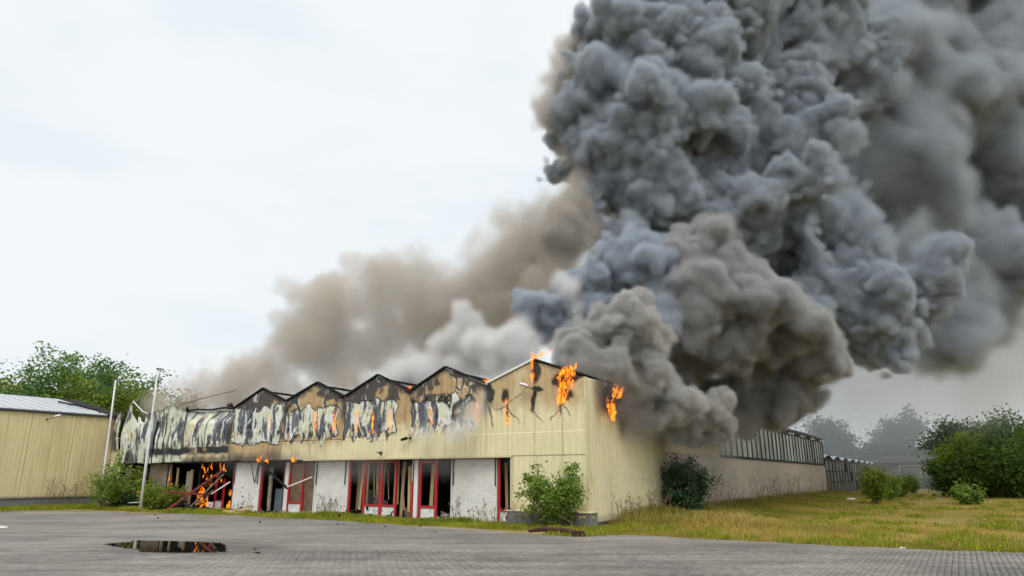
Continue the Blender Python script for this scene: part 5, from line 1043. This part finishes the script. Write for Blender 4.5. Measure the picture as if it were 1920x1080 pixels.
# ------------------------------------------------------------------ smoke
def vnoise(shape, cell, seed):
    """smooth value noise on a regular grid, cell = lattice spacing in voxels, range about -1..1"""
    rng = np.random.default_rng(seed)
    n = [int(math.ceil(s / cell)) + 3 for s in shape]
    g = rng.uniform(-1, 1, n).astype(np.float32)
    off = rng.uniform(0, 1, 3)
    for ax in range(3):
        x = np.arange(shape[ax]) / cell + off[ax]; i = x.astype(int); f = (x - i).astype(np.float32)
        # cubic b-spline weights: smooth, no lattice creases
        w0 = (1 - f) ** 3 / 6; w1 = (3 * f ** 3 - 6 * f * f + 4) / 6; w2 = (-3 * f ** 3 + 3 * f * f + 3 * f + 1) / 6; w3 = f ** 3 / 6
        m = np.zeros((shape[ax], g.shape[ax]), np.float32); r = np.arange(shape[ax])
        for k, ww in enumerate((w0, w1, w2, w3)): m[r, np.minimum(i + k, g.shape[ax] - 1)] += ww
        g = np.moveaxis(np.tensordot(m, g, axes=(1, ax)), 0, ax)
    return g * 2.2

def puffs_from(spec, seed, n1=16, n2=5, k1=(.32, .55), k2=(.3, .5), depth=1.0):
    rng = random.Random(seed); L = []
    def rdir():
        z = rng.uniform(-1, 1); a = rng.uniform(0, 2 * math.pi); q = math.sqrt(1 - z * z); return Vector((q * math.cos(a), q * math.sin(a), z))
    for (u, v, r, Y) in spec:
        c = at(u, v, Y); R = r * mpp(Y, v); L.append((c, R))
        for i in range(n1):
            d = rdir(); d.y *= depth; r1 = R * rng.uniform(*k1); c1 = c + d * (R * rng.uniform(.72, .98)); L.append((c1, r1))
            for j in range(n2):
                d2 = (rdir() + d * .7).normalized(); r2 = r1 * rng.uniform(*k2); L.append((c1 + d2 * r1 * .85, r2))
    return L

def smoke_field(puffs, vox, pad, seed, octaves, smooth=0.0, bend=None):
    P = np.array([[c.x, c.y, c.z, r] for c, r in puffs], np.float32)
    lo = (P[:, :3] - P[:, 3:]).min(0) - pad; hi = (P[:, :3] + P[:, 3:]).max(0) + pad
    shape = tuple(int(math.ceil((hi[a] - lo[a]) / vox)) + 1 for a in range(3))
    F = np.full(shape, -3.0, np.float32)
    ax = [lo[a] + vox * np.arange(shape[a], dtype=np.float32) for a in range(3)]
    for x, y, z, r in P:
        R = r + 3 * vox + .6
        s = tuple([slice(max(0, int((c - R - lo[a]) / vox)), min(shape[a], int((c + R - lo[a]) / vox) + 2)) for a, c in enumerate((x, y, z))])
        d = np.sqrt((ax[0][s[0]][:, None, None] - x) ** 2 + (ax[1][s[1]][None, :, None] - y) ** 2 + (ax[2][s[2]][None, None, :] - z) ** 2)
        np.maximum(F[s], r - d, out=F[s])
    for k, (c_, a_) in enumerate(bend or ()): F = warp(F, vox, c_, a_, seed * 13 + 5 * k)
    F0 = F <= -2.5
    for k, (size, amp, billow) in enumerate(octaves):
        n = vnoise(shape, size / vox, seed * 31 + k)
        F += amp * ((np.abs(n) * 2.0 - .7) if billow else n)
    F[F0] = -3.0
    return F, lo, vox, ax

def warp(F, vox, cell, amp, seed):
    """drag the billows sideways so that they tear and fold"""
    sh = F.shape; ix = np.arange(sh[0])[:, None, None]; iy = np.arange(sh[1])[None, :, None]; iz = np.arange(sh[2])[None, None, :]; a = amp / vox
    gx = np.clip(np.rint(ix + a * vnoise(sh, cell / vox, seed)), 0, sh[0] - 1).astype(np.int32); gy = np.clip(np.rint(iy + a * vnoise(sh, cell / vox, seed + 1)), 0, sh[1] - 1).astype(np.int32); gz = np.clip(np.rint(iz + a * vnoise(sh, cell / vox, seed + 2)), 0, sh[2] - 1).astype(np.int32)
    G_ = F[gx, gy, gz]
    for ax_ in range(3): G_ = (np.roll(G_, 1, ax_) + 2 * G_ + np.roll(G_, -1, ax_)) * .25
    return G_
def grid_object(name, D, lo, vox, mat):
    """a grid of densities held as point data, turned into a volume"""
    nx, ny, nz = D.shape
    me = bpy.data.meshes.new(name); me.vertices.add(D.size)
    a = me.attributes.new('soot', 'FLOAT', 'POINT'); a.data.foreach_set('value', np.ascontiguousarray(D.transpose(2, 1, 0)).ravel())
    o = bpy.data.objects.new(name, me); COL.objects.link(o)
    ng = bpy.data.node_groups.new(name + '_grid', 'GeometryNodeTree')
    ng.interface.new_socket('Geometry', in_out='INPUT', socket_type='NodeSocketGeometry'); ng.interface.new_socket('Geometry', in_out='OUTPUT', socket_type='NodeSocketGeometry')
    N = ng.nodes.new; Lk = ng.links.new
    gi, go = N('NodeGroupInput'), N('NodeGroupOutput')
    vc = N('GeometryNodeVolumeCube'); vc.inputs['Min'].default_value = [float(q) for q in lo]; vc.inputs['Max'].default_value = [float(lo[k] + vox * (D.shape[k] - 1)) for k in range(3)]
    vc.inputs['Resolution X'].default_value = nx; vc.inputs['Resolution Y'].default_value = ny; vc.inputs['Resolution Z'].default_value = nz
    pos = N('GeometryNodeInputPosition'); sub = N('ShaderNodeVectorMath'); sub.operation = 'SUBTRACT'; sub.inputs[1].default_value = [float(q) for q in lo]
    sc = N('ShaderNodeVectorMath'); sc.operation = 'SCALE'; sc.inputs['Scale'].default_value = 1 / vox
    sp = N('ShaderNodeSeparateXYZ'); Lk(pos.outputs[0], sub.inputs[0]); Lk(sub.outputs[0], sc.inputs[0]); Lk(sc.outputs[0], sp.inputs[0])
    ints = []
    for k in range(3):
        f = N('FunctionNodeFloatToInt'); f.rounding_mode = 'ROUND'; Lk(sp.outputs[k], f.inputs[0]); ints.append(f)
    def im(op, a, b):
        m = N('FunctionNodeIntegerMath'); m.operation = op
        for k, q in enumerate((a, b)):
            if isinstance(q, int): m.inputs[k].default_value = q
            else: Lk(q, m.inputs[k])
        return m.outputs[0]
    idx = im('ADD', ints[0].outputs[0], im('MULTIPLY', nx, im('ADD', ints[1].outputs[0], im('MULTIPLY', ny, ints[2].outputs[0]))))
    at_ = N('GeometryNodeInputNamedAttribute'); at_.data_type = 'FLOAT'; at_.inputs[0].default_value = 'soot'
    si = N('GeometryNodeSampleIndex'); si.data_type = 'FLOAT'; si.domain = 'POINT'
    Lk(gi.outputs[0], si.inputs['Geometry']); Lk(at_.outputs[0], si.inputs['Value']); Lk(idx, si.inputs['Index'])
    Lk(si.outputs[0], vc.inputs['Density'])
    sm = N('GeometryNodeSetMaterial'); sm.inputs['Material'].default_value = mat
    Lk(vc.outputs[0], sm.inputs[0]); Lk(sm.outputs[0], go.inputs[0])
    m = o.modifiers.new('grid', 'NODES'); m.node_group = ng
    me.materials.append(mat)
    return o

def core_mesh(name, F, lo, vox, level, mat, adapt=0.15):
    """solid inner surface of the smoke at that depth, as a plain mesh"""
    o = grid_object(name + '_tmp', F, lo, vox, mat); ng = o.modifiers[0].node_group
    go = [n for n in ng.nodes if n.type == 'GROUP_OUTPUT'][0]; vc = [n for n in ng.nodes if n.bl_idname == 'GeometryNodeVolumeCube'][0]
    vc.inputs['Background'].default_value = -3.0
    vm = ng.nodes.new('GeometryNodeVolumeToMesh'); vm.inputs['Threshold'].default_value = level; vm.inputs['Adaptivity'].default_value = adapt
    ng.links.new(vc.outputs[0], vm.inputs[0]); ng.links.new(vm.outputs[0], go.inputs[0])
    dg = bpy.context.evaluated_depsgraph_get(); me = bpy.data.meshes.new_from_object(o.evaluated_get(dg)); me.name = name
    old = o.data; bpy.data.objects.remove(o); bpy.data.meshes.remove(old)
    me.materials.clear(); me.materials.append(mat); me.shade_smooth()
    c = bpy.data.objects.new(name, me); COL.objects.link(c); return c

def smoke_mat(name, scatter, absorb, density=1.0, aniso=0.0, step=None):
    m = bpy.data.materials.new(name); m.use_nodes = True; t = m.node_tree; t.nodes.clear()
    o = t.nodes.new('ShaderNodeOutputMaterial'); at_ = t.nodes.new('ShaderNodeAttribute'); at_.attribute_name = 'density'
    mu = t.nodes.new('ShaderNodeMath'); mu.operation = 'MULTIPLY'; mu.inputs[1].default_value = density; t.links.new(at_.outputs['Fac'], mu.inputs[0])
    sc = t.nodes.new('ShaderNodeVolumeScatter'); sc.inputs['Color'].default_value = (*scatter, 1); sc.inputs['Anisotropy'].default_value = aniso
    ab = t.nodes.new('ShaderNodeVolumeAbsorption'); ab.inputs['Color'].default_value = (*[1 - q for q in absorb], 1)
    ad = t.nodes.new('ShaderNodeAddShader')
    t.links.new(mu.outputs[0], sc.inputs['Density']); t.links.new(mu.outputs[0], ab.inputs['Density'])
    t.links.new(sc.outputs[0], ad.inputs[0]); t.links.new(ab.outputs[0], ad.inputs[1]); t.links.new(ad.outputs[0], o.inputs['Volume'])
    if step: m.cycles.volume_step_rate = step
    return m
def solid_mat(name, col):
    m = bpy.data.materials.new(name); m.use_nodes = True; b = m.node_tree.nodes['Principled BSDF']
    b.inputs['Base Color'].default_value = (*col, 1); b.inputs['Roughness'].default_value = 1; b.inputs['Specular IOR Level'].default_value = 0
    return m
sstep = lambda x: (lambda q: q * q * (3 - 2 * q))(np.clip(x, 0, 1))
import time as _t; _T0 = _t.time()


def smoke_thing(name, label, core=None, grid=None):
    g_ = bpy.data.objects.new(name, None); COL.objects.link(g_); g_['label'] = label; g_['kind'] = 'stuff'
    for q in (core, grid):
        if q: q.parent = g_
    return g_
M_core = solid_mat('smoke_core', (.035, .036, .039))
# photo u, v, radius px, distance
CURLS = [(1078,640,40,27.5),(1180,612,50,27.5),(1120,612,36,28),(1215,690,44,27.5),(1150,690,40,27.0),(1250,760,48,28.3),(1310,785,42,29.6),(1200,735,34,27.4),(1335,782,36,31),(1285,790,34,29.4),(1165,655,40,28),(1225,640,40,28.4),(1120,665,34,27.4),(1088,692,24,26.9),(1058,668,22,27.2),(1100,660,30,27.2)]
BULGE = [(1300,600,70,30.5),(1290,680,62,33.5),(1400,565,78,31.5),(1470,625,84,32.5),(1505,690,62,33.5),(1542,680,40,33.5),(1420,700,68,34.5),(1350,735,54,35),(1385,505,56,32.5),(1330,480,52,32.5),(1300,520,54,32),(1430,540,50,31.5),(1385,640,60,31.5),(1480,730,36,33)]
BLUE = [(1180,500,58,31.5),(1110,525,44,31.5),(1000,580,42,31.5),(1050,590,40,31.5),(1235,560,52,31),(1120,590,42,31.5),(1215,470,40,32),(1140,470,34,32),(1070,625,30,31),(1235,600,40,30.5),(1180,555,56,32.5),(1130,560,46,32.5),(1085,540,44,33),(1215,525,50,32),(1020,610,36,32),(1150,520,46,32)]
WHITEP = [(1066,550,30,30.5),(1085,580,22,30.5),(1050,530,20,30.8)]
UPPER = [(1108,285,72,37),(1118,365,62,36.5),(1100,210,70,37.5),(1310,400,100,41),(1200,380,82,36.5),(1150,300,82,36.5),(1240,255,100,36),(1340,300,95,38),(1105,205,66,37.5),(1180,130,90,37),(1180,440,66,35),(1260,470,76,38),(1300,120,100,37.5),(1250,30,92,38),(1380,40,85,39),(1400,180,72,37),(1480,400,98,37),(1580,425,92,37.5),(1640,500,78,38),(1560,545,100,37.5),(1640,600,66,38.5),(1430,420,74,36),(1530,262,74,40),(1480,160,80,41),(1545,80,72,42),(1440,90,70,42),(1590,150,70,44),(1500,10,80,42),(1320,-60,120,39),(1440,310,80,41),(1690,560,60,39)]
TANEDGE = [(1058,165,56,37),(1046,215,50,37),(1072,285,46,37),(1095,105,52,37.5),(1135,50,50,38),(1100,160,60,38),(1090,345,40,36.5),(1075,400,40,36),(1050,440,44,36),(1110,430,40,36)]
GROUPS = [
 ('smoke_curls', 'tan-grey curling smoke pouring off the burning corner roof', CURLS, .085, 41, (22, 6), [(1.0, .16, True), (.45, .14, True), (.22, .09, True)], ((1.1, .28), (.5, .10)), 8.0, .22, .6, (.62, .60, .565), (.34, .34, .35), .55),
 ('smoke_bulge', 'dark grey smoke bulge hanging over the glasshouse', BULGE, .11, 42, (20, 6), [(2.4, .42, True), (1.0, .24, True), (.48, .14, True), (.25, .08, True)], ((2.0, .45), (.8, .16)), 6.0, .26, .85, (.56, .56, .57), (.42, .41, .40), .58),
 ('blue_smoke', 'blue-grey smoke puffs behind the corner gable', BLUE, .10, 43, (20, 5), [(1.6, .20, True), (.8, .18, True), (.4, .12, True)], ((1.5, .38), (.7, .14)), 5.0, .30, .9, (.56, .635, .715), (.40, .345, .27), .62),
 ('white_puff', 'small pale smoke puff among the blue-grey billows', WHITEP, .09, 44, (14, 4), [(.8, .12, True), (.4, .10, True)], ((.9, .2),), 3.0, .35, .9, (.92, .92, .93), (.06, .06, .06), None),
 ('smoke_column', 'towering grey smoke column rising above the burning corner', UPPER, .13, 45, (22, 6), [(4.2, .75, True), (1.7, .40, True), (.75, .30, True), (.36, .20, True)], ((3.4, .75), (1.3, .26), (.6, .10)), 5.0, .32, 1.8, (.555, .62, .69), (.425, .375, .31), .8),
 ('tan_smoke', 'thin tan smoke fraying along the edge of the tall column', TANEDGE, .16, 46, (12, 4), [(2.4, .4, False), (1.1, .3, True), (.5, .18, True)], ((2.2, .45),), 2.2, .6, 1.4, (.66, .62, .57), (.26, .29, .33), None)]
for nm, lab, spec, vox_, sd_, (n1_, n2_), octs, bend_, dn, w0_, w1_, sc_, ab_, lev in GROUPS:
    pf = puffs_from(spec, sd_, n1_, n2_, (.2, .58), (.25, .55))
    Fm, lo, vx, ax = smoke_field(pf, vox_, .5 if w1_ < 1.5 else .9, sd_, octs, bend=bend_)
    wv = w0_ + (w1_ - w0_) * sstep(.5 + .75 * vnoise(Fm.shape, 2.6 / vx, sd_ + 900)) ** 1.5        # crisp here, frayed there
    dens = dn * sstep((Fm + .03) / wv) ** 1.15
    cr_ = core_mesh('dense_core', Fm - wv, lo, vx, lev - w0_, M_core, .3) if lev else None
    smoke_thing(nm, lab, cr_, grid_object('billows', dens.astype(np.float32), lo, vx, smoke_mat(nm, sc_, ab_)))
    print(nm, Fm.shape, Fm.size, len(cr_.data.polygons) if cr_ else 0, round(_t.time() - _T0, 1))
# the softer, farther part of the column drifting to the right
DRIFT = [(1880,520,70,47),(1800,560,66,46.5),(1640,380,80,47),(1620,180,90,48),(1700,350,120,47),(1760,200,130,48),(1680,100,120,48),(1800,60,110,50),(1850,300,120,50),(1800,470,105,48),(1850,560,70,48),(1745,590,85,46),(1900,180,90,50),(1620,20,120,50),(1720,480,100,46),(1650,250,90,47),(1950,420,130,52),(1960,560,80,52),(1720,-80,150,50),(1880,-60,120,52)]
pf = puffs_from(DRIFT, 9, 15, 4, (.22, .6))
Fd, lo2, vx2, ax2 = smoke_field(pf, 0.22, 1.3, 5, [(5.5, 1.3, True), (2.6, .7, True), (1.2, .38, True), (.6, .16, True)], bend=((5.0, 1.4), (2.0, .4)))
wd_ = .6 + 1.7 * sstep(.5 + .8 * vnoise(Fd.shape, 4.5 / vx2, 931)) ** 1.3
dd = 1.9 * sstep((Fd + .3) / wd_)
M_dr = smoke_mat('smoke_drift', (.58, .64, .705), (.41, .36, .30), 1.0, 0.0)
c2 = core_mesh('dense_core', Fd - wd_, lo2, vx2, 1.5, M_core)
smoke_thing('drifting_smoke', 'soft grey smoke trailing off to the right of the dark column', c2, grid_object('billows', dd.astype(np.float32), lo2, vx2, M_dr))
print('drift', Fd.size, round(_t.time() - _T0, 1))
# brown smoke over the left bays
BROWN = [(595,575,44,42),(610,610,48,42),(565,600,34,42.5),(590,660,60,42),(690,665,46,41),(640,705,46,41),(500,690,55,44),(440,690,50,46),(390,690,40,47),(340,715,34,48),(765,560,58,40),(720,620,46,40.5),(820,590,75,39),(880,550,75,38),(940,500,70,37),(1010,470,70,37),(960,570,70,37),(800,520,44,39.5),(870,650,60,38),(740,690,46,40),(1060,410,60,37),(540,735,50,43),(450,740,50,45),(800,660,60,39),(680,740,55,41),(1040,530,60,36),(380,740,40,46),(930,620,60,37),(500,765,40,41),(420,770,38,43),(580,755,40,39),(350,765,34,46),(660,745,40,38),(740,735,40,36.5),(310,760,30,48),(820,720,40,35),(300,740,24,49)]
pf = puffs_from(BROWN, 14, 10, 2, (.35, .6))
Fb, lo3, vx3, ax3 = smoke_field(pf, 0.17, 1.2, 7, [(3.4, .55, False), (1.7, .5, True), (.85, .40, True), (.42, .26, True)], bend=((3.0, .6), (1.2, .26)))
wb_ = .55 + 1.5 * sstep(.5 + .8 * vnoise(Fb.shape, 3.5 / vx3, 941))
thin = 0.72 + .28 * sstep((ax3[0][:, None, None] + 14) / 16)
db = .9 * sstep((Fb + .45) / wb_) * thin
M_br = smoke_mat('smoke_brown', (.66, .60, .535), (.25, .30, .37), 1.0, 0.1)
smoke_thing('brown_smoke', 'thin brown smoke rising over the left gables', None, grid_object('billows', db.astype(np.float32), lo3, vx3, M_br))
# pale steam-like smoke hugging the roof behind the gables
PALE = [(900,655,44,31.5),(960,645,44,30),(930,690,36,30.5),(1000,650,30,29),(850,690,34,32),(800,690,36,33),(750,705,34,34),(700,715,30,35),(650,730,26,36),(610,738,20,37),(985,690,30,29.5),(860,640,40,33),(830,720,30,32.5),(730,735,26,35),(880,615,36,33),(560,742,16,38),(1010,668,22,28.6),(940,715,22,29.5)]
pf = puffs_from(PALE, 17, 12, 3)
Fp, lo4, vx4, ax4 = smoke_field(pf, 0.11, .6, 9, [(1.3, .2, True), (.6, .16, True), (.3, .08, True)], bend=((1.3, .4), (.6, .12)))
dp = 3.2 * sstep((Fp + .12) / .9)
M_pl = smoke_mat('smoke_pale', (.96, .96, .96), (.012, .014, .016), 1.0, 0.0)
smoke_thing('pale_smoke', 'pale whitish smoke rolling up behind the gables', None, grid_object('billows', dp.astype(np.float32), lo4, vx4, M_pl))
print('others', _t.time() - _T0)
# wisps on the front and thin smoke over the side wall
WISP = [(895,770,18,26.2),(905,738,17,25.9),(880,800,20,26.2),(850,812,14,26.8),(908,705,14,26.0),(800,812,12,27.6),(870,765,12,26.5)]
UNDER = [(u_, 868 + (k_ % 3) * 5, 11 + (k_ % 4) * 2, 24.38 + .5346 * t_ + .12) for k_, (u_, t_) in enumerate(((955, 3.2), (925, 3.95), (880, 5.0), (835, 6.15), (800, 7.1), (765, 8.05), (725, 9.2), (690, 10.2), (655, 11.3), (620, 12.4), (590, 13.4), (560, 14.4), (530, 15.5), (500, 16.6), (470, 17.8), (440, 19.0)))]
DARK = [(1092,690,14,25.2),(1118,708,18,25.6),(1150,722,22,26.2),(1185,735,26,26.8),(1180,790,26,26.9),(1215,805,28,27.6),(1108,735,10,25.2),(1160,768,14,26.6)]
SIDE = [(1260,820,42,28.6),(1330,830,45,31),(1200,790,40,27),(1390,800,36,34),(1290,860,36,29.5),(1350,880,30,31.5),(1170,760,30,26.5),(1230,880,26,28)]
for nm, lab, spec, dn, col_, ab_, sd_ in (('wisp', 'bluish smoke wisp seeping from the second gable', WISP, 2.4, (.66, .70, .76), (.12, .10, .08), 21), ('soffit_smoke', 'thin dark smoke creeping out under the fascia over the windows', UNDER, .9, (.42, .42, .43), (.5, .5, .5), 24), ('eaves_smoke', 'dark brown smoke boiling out under the eaves beside the corner flames', DARK, 2.6, (.40, .36, .32), (.56, .58, .60), 23), ('wall_smoke', 'thin grey smoke spilling down the side wall', SIDE, .62, (.60, .59, .57), (.40, .40, .41), 22)):
    pf = puffs_from(spec, sd_, 10, 2); Fw, l5, v5, a5 = smoke_field(pf, .12, .6, sd_, [(1.2, .30, False), (.6, .18, False), (.3, .08, False)])
    smoke_thing(nm if nm.endswith('smoke') else 'smoke_wisp', lab, None, grid_object('billows', (dn * sstep((Fw + (.35 if dn < 2 else .1)) / (1.5 if dn < 2 else .8))).astype(np.float32), l5, v5, smoke_mat('smoke_' + nm, col_, ab_)))
VEIL = [(1600,690,60,50),(1690,660,80,50),(1780,640,90,50),(1870,630,90,51),(1950,620,90,52),(1740,720,60,54),(1850,720,70,56),(1560,740,40,48),(1930,720,70,56),(1660,740,50,56)]
pf = puffs_from(VEIL, 33, 8, 1); Fv, l6, v6, a6 = smoke_field(pf, .4, 2.5, 33, [(5, .9, False), (2.5, .6, False), (1.2, .3, True)], bend=((5, 1.2),))
smoke_thing('smoke_veil', 'thin pale veil of smoke under the drifting plume, above the far trees', None, grid_object('haze_layer', (.085 * sstep((Fv + 2.2) / 5.0)).astype(np.float32), l6, v6, smoke_mat('smoke_veil', (.62, .62, .62), (.36, .36, .37))))
# smoke bank lying over the far side of the field
nx, ny, nz = 110, 44, 34; vb = 2.0; lob = np.array((8., 62., -2.)); X, Yg, Z = np.meshgrid(*[lob[a] + vb * np.arange(n_) for a, n_ in enumerate((nx, ny, nz))], indexing='ij')
nn = vnoise((nx, ny, nz), 9, 71) * .6 + vnoise((nx, ny, nz), 4, 72) * .3
u_ = X / Yg                                                  # fades out towards the open field on the right and overhead
ed_ = sstep((X - 10) / 14) * sstep((lob[0] + vb * (nx - 1) - X) / 30) * sstep((Yg - 64) / 12) * sstep((lob[1] + vb * (ny - 1) - Yg) / 20)
dk_ = .026 * (.75 + 1.0 * sstep((Z - 6) / 16)) * np.clip(.75 + nn, .1, 2) * ed_ * np.exp(-np.maximum(Z, 0) / 34.) * (Z > -1.5)
smoke_thing('smoke_bank', 'thin blue-grey smoke haze hanging over the far trees', None, grid_object('haze_layer', dk_.astype(np.float32), lob, vb, smoke_mat('smoke_haze', (.66, .70, .745), (.32, .29, .26), 1.0, 0.0)))
print('smoke done', _t.time() - _T0)
